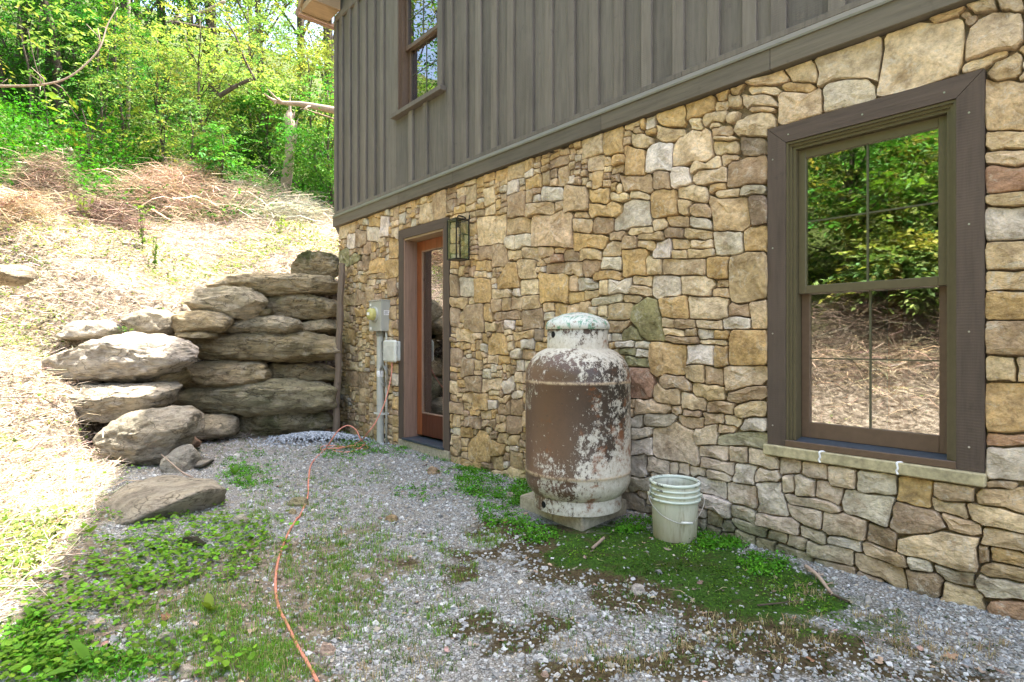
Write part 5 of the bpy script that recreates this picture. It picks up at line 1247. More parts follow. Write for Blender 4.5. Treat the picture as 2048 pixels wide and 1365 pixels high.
MB().lathe([(.139, .330), (.149, .331), (.151, .340), (.149, .347), (.142, .350), (.134, .347), (.133, .335)], 72).build('rim', M['rim'], bk, True)
MB().lathe([(0, .285), (.1342, .285)], 48).build('inside_shade', M['black'], bk)  # flat black disc: the shade inside the bucket put into colour
for s__ in (-1, 1): MB().tube([(s__ * .140, -.02 * s__, .262), (s__ * .160, -.022 * s__, .262)], .012, 12).build('handle_lug', M['bucket'], bk, True)
hp = smoothcurve([(-.156, .02, .262), (-.150, -.03, .215), (-.105, -.105, .165), (-.03, -.146, .135), (.03, -.150, .130), (.07, -.140, .135), (.125, -.095, .175), (.168, -.04, .23), (.158, -.022, .262)], 6)
MB().tube(hp, .0022, 6).build('wire_handle', M['steel'], bk, True)
MB().tube([(-.005, -.150, .134), (.062, -.146, .131)], .008, 10).build('grip', M['whitepl'], bk, True)

# ================================================================ VEGETATION
def hit(px, py, zmax=70):
    """where the ray through a pixel of the photograph meets the terrain"""
    Zs = np.concatenate([np.arange(1.6, 12, .02), np.arange(12, zmax, .1)])
    X = (px - CX) / F * Zs; z = HC - (py - CY) / F * Zs; hh = height(X, Zs)
    k = np.argmax(hh >= z)
    if not (hh >= z).any(): return None
    return np.array([X[k], Zs[k], hh[k]])
def vis_xy(n, z0, z1, xr=(-.93, .93), p=1.0):
    """ground positions spread over the part of the yard in view"""
    u = rng.uniform(0, 1, n); Z = (z0 ** (2 - p) + u * (z1 ** (2 - p) - z0 ** (2 - p))) ** (1 / (2 - p)) if p != 2 else z0 * (z1 / z0) ** u
    X = rng.uniform(xr[0], xr[1], n) * (Z + .4)
    return X, Z
def outside_house(x, y, m=.02):
    a = x * AD[0] + y * AD[1]; o = DW - (x * ND[0] + y * ND[1])
    return ~((o < m) & (a > A0 - m))
def off_objects(x, y, r=0.0):
    ok = np.hypot(x - TC[0], y - TC[1]) > .30 + r
    ok &= np.hypot(x - BC[0], y - BC[1]) > .13 + r
    q = (np.stack([x, y], -1) - FR); s_, t_ = q @ d1, q @ d2
    return ok & ~((s_ > -.01) & (s_ < l1 + .02) & (t_ > -.01) & (t_ < l2 + .02))

# ---- gravel: every chip is geometry, joined
X, Y = vis_xy(105000, 1.55, 8.0, p=1.9)
mo, br, so, hi = masks(X, Y)
nz = .5 + .5 * fbm(X * 3.1, Y * 3.1, 0, 61, 4)
keep = outside_house(X, Y) & off_objects(X, Y) & (hi < .3) & (rng.uniform(0, 1, len(X)) < np.clip(1.0 - mo * 1.1 - br * .60 - so * .72, .07, 1) * np.clip(.45 + nz, .2, 1))
X, Y = X[keep], Y[keep]; n = len(X)
s = np.exp(rng.normal(math.log(.0046), .42, n)) * np.clip(.8 + .14 * Y, 1, 1.6); s = np.clip(s, .0025, .017)
g = rng.choice(4, n, p=[.55, .25, .12, .08]); base = np.array([(.34, .345, .33), (.45, .455, .44), (.21, .215, .21), (.38, .34, .27)])[g]
T = np.clip(base * (1 + rng.normal(0, .18, (n, 1))), .05, .62)
V, Fc, T = stamp(PEB, on_ground(X, Y, s * .22), s, rotmats(n, .5), T)
tag(mesh('gravel', V, Fc, M['pebble'], tint=T), 'loose blue grey crushed gravel covering the yard', 'gravel', kind='stuff'); print('gravel', n)
# heap of gravel in the corner of the retaining wall
hc_ = gp(628, 886); n = 2600
r_ = np.abs(rng.normal(0, .22, n)); a = rng.uniform(0, 2 * math.pi, n); X = hc_[0] + np.cos(a) * r_ * 1.7; Y = hc_[1] + .15 + np.sin(a) * r_ * .9
Zp = height(X, Y) + np.maximum(0, .09 * (1 - (r_ / .38) ** 2)) + .005
s = rng.uniform(.006, .017, n); T = np.clip(np.array([(.40, .43, .46)]) * (1 + rng.normal(0, .25, (n, 1))), .05, .8)
V, Fc, T = stamp(PEB, np.stack([X, Y, Zp], 1), s, rotmats(n, 1.5), T)
tag(mesh('gravel_heap', V, Fc, M['pebble'], tint=T), 'small heap of blue grey gravel at the foot of the retaining wall', 'gravel heap', kind='stuff')

# ---- moss: short bright tufts
X, Y = vis_xy(60000, 1.8, 4.6, (-.1, .93), p=1.6); mo, br, so, hi = masks(X, Y)
keep = (rng.uniform(0, 1, len(X)) < (mo ** 1.5) * (.15 + .95 * sstep(-.35, .5, fbm(X * 5, Y * 5, 0, 66, 4))) + br * .10) & outside_house(X, Y) & off_objects(X, Y); X, Y = X[keep], Y[keep]; n = len(X)
mm = masks(X, Y)[0][:, None]; T = vary((.08, .165, .014), n, .45, .12) * np.clip(1 + .7 * fbm(X * 3, Y * 3, 0, 67, 3), .4, 1.8)[:, None] * (mm * .8 + .35)
V, Fc, T = leaf_quads(on_ground(X, Y, rng.uniform(.001, .010, n)), rng.uniform(.008, .020, n), rng.uniform(.004, .009, n), T, .2)
tag(mesh('moss', V, Fc, M['leafg'], tint=T), 'dark green moss spreading over the gravel below the tank and bucket', 'moss', kind='stuff'); print('moss', n)

# ---- small weeds and grass tufts: patches traced in the photograph (x, y, rx, ry, amount, kind)
PAT = [(690, 905, 60, 18, 30, 0), (700, 878, 40, 22, 40, 0), (500, 940, 60, 40, 40, 0), (540, 1000, 60, 50, 50, 1), (520, 1100, 80, 70, 50, 1), (480, 950, 30, 25, 30, 0),
       (985, 960, 75, 45, 120, 0), (960, 930, 50, 20, 50, 0), (1010, 1020, 60, 40, 70, 0), (1050, 1000, 30, 40, 50, 0), (935, 975, 30, 25, 20, 0), (1075, 1060, 45, 30, 50, 0),
       (700, 1060, 90, 80, 70, 1), (640, 1130, 70, 60, 50, 1), (660, 1200, 80, 70, 50, 1), (720, 950, 60, 30, 24, 1), (830, 990, 40, 22, 10, 0), (815, 1090, 90, 30, 24, 1), (760, 1150, 80, 50, 22, 1), (900, 1140, 60, 40, 20, 1), (970, 1080, 40, 20, 24, 1),
       (880, 960, 40, 40, 8, 0), (1250, 1050, 60, 20, 60, 0), (1440, 1080, 60, 25, 70, 0), (1530, 1130, 50, 25, 30, 0), (1460, 1060, 30, 14, 30, 0), (720, 890, 30, 14, 20, 0), (785, 905, 40, 10, 18, 0), (880, 915, 50, 10, 12, 0),
       (350, 1240, 130, 70, 60, 1), (500, 1260, 90, 90, 80, 1), (420, 1320, 160, 50, 80, 1), (560, 1330, 80, 50, 50, 1), (120, 1330, 110, 50, 90, 2), (60, 1300, 60, 60, 70, 2), (240, 1345, 90, 30, 50, 2), (430, 1200, 60, 60, 40, 1), (640, 1000, 50, 50, 30, 1),
       (900, 1230, 80, 40, 14, 1), (1180, 1310, 100, 40, 20, 3), (1720, 1270, 160, 50, 30, 3), (1900, 1290, 120, 50, 30, 3), (1560, 1290, 120, 50, 24, 3), (1600, 1190, 60, 20, 16, 3), (1450, 1280, 100, 50, 20, 3), (1290, 1330, 100, 40, 16, 3), (740, 1240, 80, 60, 22, 1), (780, 1330, 90, 40, 16, 3)]
GR = dict(k0=[], k1=[], k2=[], k3=[])
wl, gb_ = [], []
for (x, y, rx, ry, cnt, kd) in PAT:
    for k in range(int(cnt * (1.9 if kd < 2 else .8))):
        a = rng.uniform(0, 2 * math.pi); q = math.sqrt(rng.uniform(0, 1)); px_, py_ = x + rx * q * math.cos(a), y + ry * q * math.sin(a)
        g_ = gp(px_, min(py_, 1400)); wl.append((g_[0], g_[1], kd))
wl = np.array(wl); ok = outside_house(wl[:, 0], wl[:, 1]) & off_objects(wl[:, 0], wl[:, 1]); wl = wl[ok]
Z_ = height(wl[:, 0], wl[:, 1])
# leafy weeds
lv = wl[(wl[:, 2] == 0) | (wl[:, 2] == 2)]; lz = height(lv[:, 0], lv[:, 1]); k = 16
P_ = np.repeat(np.stack([lv[:, 0], lv[:, 1], lz], 1), k, 0); n = len(P_); sp = np.repeat(rng.uniform(.012, .035, len(lv)), k)
P_ = P_ + rng.normal(size=(n, 3)) * sp[:, None] * np.array([1, 1, .0]); P_[:, 2] += rng.uniform(.004, .045, n) * np.repeat(rng.uniform(.3, 1, len(lv)), k)
T = vary((.085, .25, .018), n, .3, .1); T *= np.repeat(rng.uniform(.7, 1.4, len(lv)), k)[:, None]
V, Fc, T = leaf_quads(P_, rng.uniform(.010, .026, n), rng.uniform(.007, .016, n), T, .8)
tag(mesh('weeds', V, Fc, M['leafg'], tint=T), 'low green broadleaf weeds growing through the gravel', 'weeds', kind='stuff')
# grass tufts
gv = wl[(wl[:, 2] == 1) | (wl[:, 2] == 3) | (wl[:, 2] == 2)]; gz = height(gv[:, 0], gv[:, 1]); k = 16
P_ = np.repeat(np.stack([gv[:, 0], gv[:, 1], gz], 1), k, 0); n = len(P_); P_ = P_ + rng.normal(size=(n, 3)) * np.array([.014, .014, 0])
dry = np.repeat(gv[:, 2] == 3, k) | (rng.uniform(0, 1, n) < .15)
T = np.where(dry[:, None], vary((.42, .33, .19), n, .25), vary((.15, .31, .035), n, .3, .12))
V, Fc, T = blades(P_, rng.uniform(.012, .048, n), rng.uniform(.0007, .0015, n), T, .99)
tag(mesh('grass', V, Fc, M['leafg'], tint=T), 'thin grass tufts sprouting from gravel and leaf litter', 'grass', kind='stuff')
# thin general scatter of tiny sprouts
X, Y = vis_xy(11000, 1.6, 7.2, p=1.6); mo, br, so, hi = masks(X, Y); nz = fbm(X * 1.6, Y * 1.6, 0, 71, 4)
keep = outside_house(X, Y) & off_objects(X, Y) & (hi < .3) & (nz + so * .6 > .05) & (X < 1.0); X, Y = X[keep], Y[keep]; k = 7
P_ = np.repeat(on_ground(X, Y), k, 0); n = len(P_); P_ += rng.normal(size=(n, 3)) * np.array([.009, .009, 0])
V, Fc, T = blades(P_, rng.uniform(.008, .035, n), rng.uniform(.0008, .0016, n), vary((.10, .19, .035), n, .35, .15), .9)
tag(mesh('sprouts', V, Fc, M['leafg'], tint=T), 'tiny green sprouts scattered over the gravel', 'sprouts', kind='stuff')

# ---- pennywort: round leaves on short stalks
def discs(P_, rad, T, k=8, tilt=.35):
    n = len(P_); nr = rng.normal(size=(n, 3)) * tilt; nr[:, 2] = 1; nr /= np.linalg.norm(nr, axis=1)[:, None]
    t_ = np.cross(nr, rng.normal(size=(n, 3))); t_ /= np.linalg.norm(t_, axis=1)[:, None]; b_ = np.cross(nr, t_)
    Vs = [P_ - nr * (rad * .18)[:, None]]
    for j in range(k):
        a = 2 * math.pi * (j + .5) / k * .94; w = 1 + .06 * math.sin(j * 2.4)
        Vs.append(P_ + (math.cos(a) * t_ + math.sin(a) * b_) * (rad * w)[:, None])
    V = np.stack(Vs, 1).reshape(-1, 3); i = (np.arange(n) * (k + 1))[:, None]
    Fc = np.concatenate([i + np.array([[0, 1 + j, 1 + (j + 1) % k]]) for j in range(k)], 0)
    return V, Fc, np.repeat(T, k + 1, 0)
pp_ = []
for (x, y, rx, ry, cnt) in [(390, 1080, 130, 40, 330), (300, 1130, 120, 50, 330), (210, 1180, 90, 50, 160), (470, 1060, 60, 30, 110), (400, 1130, 120, 40, 160), (110, 1240, 60, 40, 80), (60, 1330, 80, 50, 150), (250, 1210, 90, 30, 60), (440, 1000, 20, 40, 30), (330, 1040, 90, 16, 40), (560, 1070, 40, 40, 30), (270, 930, 40, 14, 26), (220, 1300, 120, 50, 90), (380, 1320, 120, 40, 40), (60, 1180, 60, 70, 90), (120, 1050, 100, 80, 120), (230, 980, 60, 60, 60)]:
    cnt = int(cnt * 1.7); a = rng.uniform(0, 2 * math.pi, cnt); q = np.sqrt(rng.uniform(0, 1, cnt)) * 1.1
    for px_, py_ in zip(x + rx * q * np.cos(a), y + ry * q * np.sin(a)):
        h_ = hit(px_, min(py_, 1410), 8)
        if h_ is not None: pp_.append(h_)
pp_ = np.array(pp_); n = len(pp_); pp_[:, 2] += rng.uniform(.012, .05, n)
V, Fc, T = discs(pp_, rng.uniform(.007, .0155, n), vary((.14, .29, .022), n, .25, .10), tilt=.3)
tag(mesh('pennywort', V, Fc, M['leafg'], tint=T, smooth=False), 'pennywort with small round leaves creeping over the leaf litter', 'ground cover', kind='stuff')
# ---- upright broad leaves of dock, each plant a thing
def dock(px, py, leaves, label, s=1.0, col=(.11, .25, .03)):
    g_ = hit(px, py, 9)
    V, Fs, T = [], [], []
    rr = random.Random(int(px * 7 + py))
    for k in range(leaves):
        a = rr.uniform(0, 6.28); L = s * rr.uniform(.07, .15); w = L * rr.uniform(.28, .4); tl = rr.uniform(.5, 1.3); n0 = len(V)
        dx, dy = math.cos(a), math.sin(a)
        for j, (f_, ww) in enumerate(((0, .12), (.25, .7), (.5, 1), (.75, .75), (1, .03))):
            r_ = L * f_ * math.cos(tl) * (1 + .3 * f_); z = L * f_ * math.sin(tl) * (1 - .25 * f_)
            c = (g_[0] + dx * r_, g_[1] + dy * r_, g_[2] + z)
            for sgn in (-1, 0, 1): V.append((c[0] - dy * sgn * w * .5 * ww, c[1] + dx * sgn * w * .5 * ww, c[2] + abs(sgn) * w * .12 * ww))
        for j in range(4):
            for q in (0, 1): Fs.append((n0 + j * 3 + q, n0 + j * 3 + q + 1, n0 + j * 3 + q + 4, n0 + j * 3 + q + 3))
    V = np.array(V) - g_; o = mesh('broadleaf_plant', V, Fs, M['leafg'], smooth=True, tint=np.array(col), loc=tuple(g_)); return tag(o, label, 'plant')
dock(185, 1340, 6, 'broad leaved dock plant with upright leaves at the bottom left in the grass', 1.1)
dock(70, 1252, 2, 'single broad glossy leaf at the sunlit edge on the lower left', .9)
dock(465, 1350, 3, 'pale green dock plant near the bottom edge left of the orange cord', .9, (.16, .27, .04))
dock(420, 1225, 4, 'yellowish young broadleaf plant in the grass, left of the cord bend', .8, (.18, .26, .03))
dock(470, 950, 7, 'broadleaf plant behind the big slab at the edge of the gravel', .9)
dock(500, 965, 5, 'smaller broadleaf plant right beside the one behind the big slab', .7)
dock(180, 1070, 6, 'star shaped leafy plant at the left corner of the big slab', .7, (.15, .28, .02))
dock(320, 1010, 3, 'little plant growing on the big slab', .45, (.13, .25, .03))
dock(935, 985, 7, 'bright green seedling alone on the gravel left of the tank', .55, (.05, .24, .05))
dock(1325, 1050, 0 + 4, 'small green plant behind the bucket at the wall', .5, (.05, .2, .04))

# ---- dead leaves: oak leaves lying about, each a thing
def oak_proto(seed):
    r = np.random.default_rng(seed); k = 14; V = [(0, 0, .06)]; 
    for j in range(k):
        a = 2 * math.pi * j / k; q = (.62 if j % 2 else 1.0) * r.uniform(.8, 1.1)
        V.append((math.cos(a) * q, math.sin(a) * q * .6, r.uniform(-.05, .35)))
    return np.array(V), np.array([(0, 1 + j, 1 + (j + 1) % k) for j in range(k)])
OAK = [oak_proto(i) for i in range(5)]; OM = []
LC = [(.34, .22, .135), (.42, .31, .22), (.24, .13, .075), (.36, .29, .22)]
for i in range(20):
    v, f = OAK[i % 5]; me = mesh('dead_leaf', v * .5, f, M['deadleaf'], smooth=True, tint=np.array(LC[i % 4])).data
    OM.append(me); bpy.data.objects.remove(bpy.data.objects['dead_leaf'])
LPOS = [(1530, 1095, 44), (1375, 1110, 0), (1010, 1050, 26), (1040, 1055, 26), (860, 1085, 20), (810, 1225, 16), (1700, 1140, 26), (1640, 1150, 24), (1900, 1320, 40), (1760, 1330, 36), (1590, 1240, 16), (135, 1165, 40), (150, 1210, 44), (105, 1260, 30),
        (330, 1240, 40), (700, 1090, 22), (560, 975, 20), (505, 1265, 30), (300, 1330, 34), (200, 1250, 34), (90, 1180, 30), (1050, 1035, 20), (850, 930, 14), (1480, 1170, 16), (1420, 1230, 16), (950, 1290, 14), (760, 1040, 16), (1990, 1190, 20), (1200, 1040, 18), (1330, 1070, 14), (1620, 1330, 22), (1960, 1350, 40), (260, 1180, 34), (120, 1310, 36), (460, 1235, 22), (600, 1310, 16), (1480, 1340, 16), (1100, 1130, 14)]
for i, (x, y, w) in enumerate(LPOS):
    if w == 0: continue
    g_ = gp(x, y); s = w / F * g_[1] * .95
    if not outside_house(g_[0], g_[1], .03): continue
    o = bpy.data.objects.new('dead_leaf', OM[i % 20]); COL.objects.link(o)
    o.location = (g_[0], g_[1], h1(g_[0], g_[1]) + .006); o.rotation_euler = (random.uniform(-.3, .3), random.uniform(-.3, .3), random.uniform(0, 6.28)); o.scale = (s, s, s)
    tag(o, 'curled brown dead oak leaf lying on the ground', 'leaf', 'fallen oak leaves on the yard')
# litter in the soil zone and on the bank
X, Y = vis_xy(9000, 1.6, 7.5, p=1.6); mo, br, so, hi = masks(X, Y)
keep = outside_house(X, Y) & off_objects(X, Y, .02) & (rng.uniform(0, 1, len(X)) < .035 + .10 * br + .62 * so * (1 - hi) + .08 * hi); X, Y = X[keep], Y[keep]; n = len(X)
T = vary((.30, .235, .17), n, .35, .08); k = rng.integers(0, 5, n)
V, Fc, T = stamp(OAK, on_ground(X, Y, .004), rng.uniform(.006, .024, n), rotmats(n, .3), T)
tag(mesh('leaf_litter', V, Fc, M['deadleaf'], tint=T), 'crumbled pale brown leaf litter on the soil', 'leaf litter', kind='stuff')
# fine twigs over the yard
X, Y = vis_xy(1500, 1.7, 7, p=1.5); mo, br, so, hi = masks(X, Y); keep = outside_house(X, Y) & off_objects(X, Y, .05) & (rng.uniform(0, 1, len(X)) < .10 + br * .6 + so * .6); X, Y = X[keep], Y[keep]; n = len(X)
a = rng.uniform(0, 6.28, n); D = np.stack([np.cos(a), np.sin(a), rng.uniform(-.02, .05, n)], 1)
V, Fc, T = sticks(on_ground(X, Y, .006), D, rng.uniform(.03, .12, n), rng.uniform(.0008, .0018, n), vary((.36, .28, .20), n, .3), .15)
tag(mesh('fine_twigs', V, Fc, M['twig'], tint=T), 'fine dry twigs littering the ground', 'twigs', kind='stuff')
def branch(pts, r0, r1, label, col='deadwood', name='stick', side=0, cat='stick', seed=1):
    pts = np.array(pts, float); c = pts[0].copy(); q = smoothcurve(pts - c, 6); m = MB(); m.tube(q, np.linspace(r0, r1, len(q)), 6)
    rr = np.random.default_rng(seed)
    for k in range(side):
        i = rr.integers(len(q) // 4, len(q) - 2); d = q[i + 1] - q[i]; d /= np.linalg.norm(d); v = rr.normal(size=3); v -= d * v.dot(d) * .3; v /= np.linalg.norm(v); L = min(.5, np.linalg.norm(q[-1]) * rr.uniform(.06, .2))
        m.tube([q[i], q[i] + (v * .6 + d * .5) * L * .5, q[i] + (v + d * .4) * L], [r0 * .4, r0 * .3, r1 * .4], 5)
    o = m.build(name, M[col], smooth=True, loc=tuple(c)); return tag(o, label, cat)
gg = lambda x, y, dz=.012: gp(x, y) + np.array([0, 0, dz + h1(*gp(x, y)[:2])])
branch([gg(1612, 1140, .02), gg(1635, 1160, .03), gg(1655, 1178), gg(1665, 1190)], .012, .006, 'thick bleached stick on the gravel near the wall, right of the moss', side=4)
branch([gg(1655, 1185), gg(1680, 1196), gg(1700, 1204)], .006, .003, 'thin brown stick continuing from the bleached stick', 'bark', side=1)
branch([gg(1515, 1218), gg(1560, 1212), gg(1600, 1202)], .005, .002, 'crooked twig lying on the right part of the moss', 'bark', side=3)
branch([gg(1185, 1104), gg(1198, 1096, .02), gg(1208, 1090, .03)], .009, .009, 'short broken pale stick standing out of the moss below the tank')
branch([P(323, 909, 5.2), P(345, 928, 5.05), P(365, 945, 4.95), P(385, 955, 4.9)], .004, .010, 'thin root arching down to the slab from the left boulders', side=2, name='root', cat='root')
branch([gg(1900, 1110, .01)] if False else [gg(170, 955, .03), gg(210, 950, .06), gg(240, 942, .06)], .006, .004, 'bare stick lying in the sun at the shadow edge')

# ---- the bank: straw, dry stems and creeping leaves
def hill_pts(n, z0, z1, x0, x1, p=1.3, dmin=-.1):
    u = rng.uniform(0, 1, n); Y = z0 * (z1 / z0) ** u if p > 1 else rng.uniform(z0, z1, n); X = Y * rng.uniform(x0, x1, n)
    d = toe_dist(X, Y)[0]; k = (d > dmin) & outside_house(X, Y, .12); return X[k], Y[k], d[k]
X1, Y1, d1_ = hill_pts(52000, 2.0, 14, -.98, -.2)
X2 = rng.uniform(-11, -1.9, 9000); Y2 = rng.uniform(-7, 5, 9000); d2_ = toe_dist(X2, Y2)[0]; k = d2_ > -.1
X = np.concatenate([X1, X2[k]]); Y = np.concatenate([Y1, Y2[k]]); d = np.concatenate([d1_, d2_[k]])
keep = rng.uniform(0, 1, len(X)) < np.where(d > 5.6, .12, 1.0); X, Y = X[keep], Y[keep]; n = len(X)
a = rng.uniform(0, 6.28, n); D = np.stack([np.cos(a), np.sin(a), rng.uniform(-.1, .45, n)], 1); D /= np.linalg.norm(D, axis=1)[:, None]
V, Fc, T = sticks(on_ground(X, Y, .012), D, rng.uniform(.05, .24, n) * (1 + .04 * Y), rng.uniform(.0014, .0034, n) * (1 + .07 * Y), vary((.54, .45, .35), n, .3), .25, 3)
tag(mesh('straw', V, Fc, M['twig'], tint=T), 'matted dry straw and stems covering the sunny bank', 'straw', kind='stuff'); print('straw', n)
X1, Y1, d1_ = hill_pts(60000, 2.2, 15, -.98, -.2)
X2 = rng.uniform(-12, -1.9, 9000); Y2 = rng.uniform(-7, 5, 9000); dd = toe_dist(X2, Y2)[0]; k = dd > .2
X = np.concatenate([X1, X2[k]]); Y = np.concatenate([Y1, Y2[k]]); d = np.concatenate([d1_, dd[k]])
nz = fbm(X * .9, Y * .9, 0, 81, 4); up = sstep(1.0, 3.2, d)
keep = rng.uniform(0, 1, len(X)) < np.clip(.10 + .9 * sstep(-.05, .35, nz + .22 * up), 0, 1) * np.where(d > 5.6, .8, 1); X, Y, d = X[keep], Y[keep], d[keep]; n = len(X)
L = rng.uniform(.018, .040, n) * (1 + .05 * Y)
V, Fc, T = leaf_quads(on_ground(X, Y, rng.uniform(.01, .09, n)), L, L * rng.uniform(.5, .8, n), vary((.19, .26, .055), n, .35, .14), .9)
tag(mesh('creeping_plants', V, Fc, M['leafg'], tint=T), 'low creeping green leaves scattered over the sunny bank', 'ground cover', kind='stuff'); print('creep', n)
# undergrowth at the forest edge: deep green
u = rng.uniform(0, 1, 60000); Y = 7 * (26 / 7) ** u; X = Y * rng.uniform(-1.05, -.15, len(Y)); d = toe_dist(X, Y)[0] + fbm(X * .4, Y * .4, 0, 91, 3) * .9
xp = CX + F * X / Y
keep = (d > 4.9) & outside_house(X, Y, .3); X, Y, d = X[keep], Y[keep], d[keep]
X2, Y2 = rng.uniform(-15, -3, 26000), rng.uniform(-9, 3, 26000); d2_ = toe_dist(X2, Y2)[0] + fbm(X2 * .6, Y2 * .6, 0, 91, 3) * .6; k2 = (d2_ > 2.6); X, Y, d = np.concatenate([X, X2[k2]]), np.concatenate([Y, Y2[k2]]), np.concatenate([d, d2_[k2]]); n = len(X)
L = rng.uniform(.05, .11, n) * (.7 + .03 * Y); hh_ = rng.gamma(2, .13, n) * (1 + .5 * fbm(X * .7, Y * .7, 0, 93, 3))
V, Fc, T = leaf_quads(on_ground(X, Y, .03 + np.maximum(hh_, 0)), L, L * .6, np.where((Y < 3)[:, None], vary((.20, .28, .05), n, .35, .12), vary((.055, .20, .018), n, .35, .12)), .8)
tag(mesh('undergrowth', V, Fc, M['leaf'], tint=T), 'deep green leafy undergrowth on the forest floor above the bank', 'undergrowth', kind='stuff'); print('under', n)
# tall weeds on the bank
def weed_clump(px, py, label, s=1.0, col=(.20, .28, .05), nm='leafy_weed', k=60, spread=.16, hgt=.45):
    g_ = hit(px, py)
    if g_ is None: return
    r = rng.normal(size=(k, 3)) * np.array([spread * .4, spread * .4, 0]) * s; r[:, 2] = rng.uniform(.02, hgt, k) * s; r[:, :2] *= (.4 + 1.2 * r[:, 2:3] / (hgt * s))
    L = rng.uniform(.05, .12, k) * s; V, Fc, T = leaf_quads(r, L, L * .45, vary(col, k, .2), .6)
    w = empty(nm, tuple(g_), 0, label, 'plant')
    mesh('leaves', V, Fc, M['leaf'], w, tint=T); m = MB()
    for j in range(4):
        a = rng.uniform(0, 6.28); m.tube([(0, 0, -.03), (math.cos(a) * spread * .2, math.sin(a) * spread * .2, hgt * s * .5), (math.cos(a) * spread * .5 * s, math.sin(a) * spread * .5 * s, hgt * s * .9)], .004 * s, 4)
    m.build('stems', M['bark'], w)
weed_clump(165, 445, 'bright green rosette weed on the bank below the brush pile', 1.0)
weed_clump(180, 330, 'young yellow green sapling with large leaves at the forest edge', 3.0, (.26, .33, .06), hgt=.5, spread=.3)
weed_clump(285, 500, 'tall grassy weed in the middle of the sunny bank', 1.0, (.16, .26, .05), spread=.08, hgt=.7)
weed_clump(310, 540, 'second tall grassy weed just right of the first on the bank', .8, (.15, .25, .05), spread=.08, hgt=.7)
weed_clump(250, 690, 'green weed growing between the sunlit boulders', .5, (.12, .24, .04))
weed_clump(560, 470, 'small pale weed at the top of the bank near the house', .8)

# ---- brush pile
def brush(cx, cy, rx, ry, n, L, col, label, h=.7, r=.006, seed=0):
    g_ = hit(cx, cy); sc = g_[1] / F
    px_ = cx + rx * rng.normal(0, .45, n); q = rng.uniform(0, 1, n)
    X = g_[0] + (px_ - cx) * sc; Y = g_[1] + rng.normal(0, ry * sc * 1.6, n)
    env = np.exp(-((X - g_[0]) / (rx * sc * .62)) ** 2)
    Zb = height(X, Y) + q * h * env + .02
    a = rng.normal(0, .9, n) + rng.choice([0, math.pi], n); D = np.stack([np.cos(a), np.sin(a) * .8, rng.normal(.05, .28, n)], 1); D /= np.linalg.norm(D, axis=1)[:, None]
    Ls = L * rng.uniform(.35, 1.3, n)
    V, Fc, T = sticks(np.stack([X, Y, Zb], 1) - D * (Ls * .5)[:, None], D, Ls, r * np.exp(rng.normal(-.7, .6, n)), vary(col, n, .4), .22, 4)
    return tag(mesh('brush_pile', V - np.array(g_), Fc, M['twig'], tint=T, loc=tuple(g_)), label, 'brush pile', 'heaps of cut brush below the forest', kind='stuff')
brush(350, 425, 130, 30, 4200, .9, (.47, .34, .24), 'largest heap of bleached brushwood, in the middle below the forest', .95)
brush(480, 425, 130, 26, 2600, .9, (.50, .42, .31), 'long pale heap of cut brush running towards the house', .6)
brush(215, 450, 70, 14, 1300, .8, (.28, .20, .15), 'dark heap of twigs on the left part of the brush', .35)
brush(85, 395, 50, 18, 1800, .55, (.30, .22, .16), 'dense round bundle of brown brush at the left', .75, .005)
brush(15, 440, 60, 30, 900, .6, (.42, .31, .20), 'straw coloured brush at the left edge', .4)
brush(590, 440, 70, 20, 1100, .8, (.42, .40, .30), 'thin tangle of dead vines beside the house corner', .4)
def Z_at(px, py, Z): return P(px, py, Z)
hb_ = hit(40, 300); 
branch([P(5, 305, hb_[1]), P(25, 312, hb_[1]), P(48, 308, hb_[1]), P(58, 305, hb_[1])], .05, .03, 'short grey fallen log on the green slope at the left edge', side=3, name='fallen_branch', cat='branch')
branch([P(60, 283, hb_[1]), P(90, 295, hb_[1]), P(120, 302, hb_[1]), P(143, 300, hb_[1])], .03, .06, 'grey fallen branch right of the short log on the slope', side=4, name='fallen_branch', cat='branch', seed=4)
branch([P(245, 318, 14), P(262, 310, 14), P(280, 325, 14)], .02, .01, 'forked bleached antler like twig standing at the forest edge', side=6, name='fallen_branch', cat='branch', seed=8)

def brush_at(x, y, rx, ry, n, L, col, label, h=.6, r=.006):
    X = rng.normal(x, rx, n); Y = rng.normal(y, ry, n); Zb = height(X, Y) + rng.uniform(0, 1, n) * h * np.exp(-((X - x) / rx) ** 2) + .03
    a = rng.uniform(0, 6.28, n); D = np.stack([np.cos(a), np.sin(a), rng.normal(.1, .3, n)], 1); D /= np.linalg.norm(D, axis=1)[:, None]; Ls = L * rng.uniform(.3, 1.2, n)
    V, Fc, T = sticks(np.stack([X, Y, Zb], 1) - D * (Ls * .5)[:, None], D, Ls, r * rng.uniform(.3, 1, n), vary(col, n, .35), .22, 4)
    tag(mesh('brush_pile', V, Fc, M['twig'], tint=T), label, 'brush pile', 'heaps of cut brush below the forest', kind='stuff')
brush_at(-4.4, -.6, .7, 1.7, 5500, .8, (.17, .13, .095), 'brown brush on the bank, seen in the lower half of the window reflection')
brush_at(-3.6, .3, .5, 1.4, 1500, .5, (.46, .36, .25), 'pale dry brush low on the bank, seen at the bottom of the window reflection', .35)
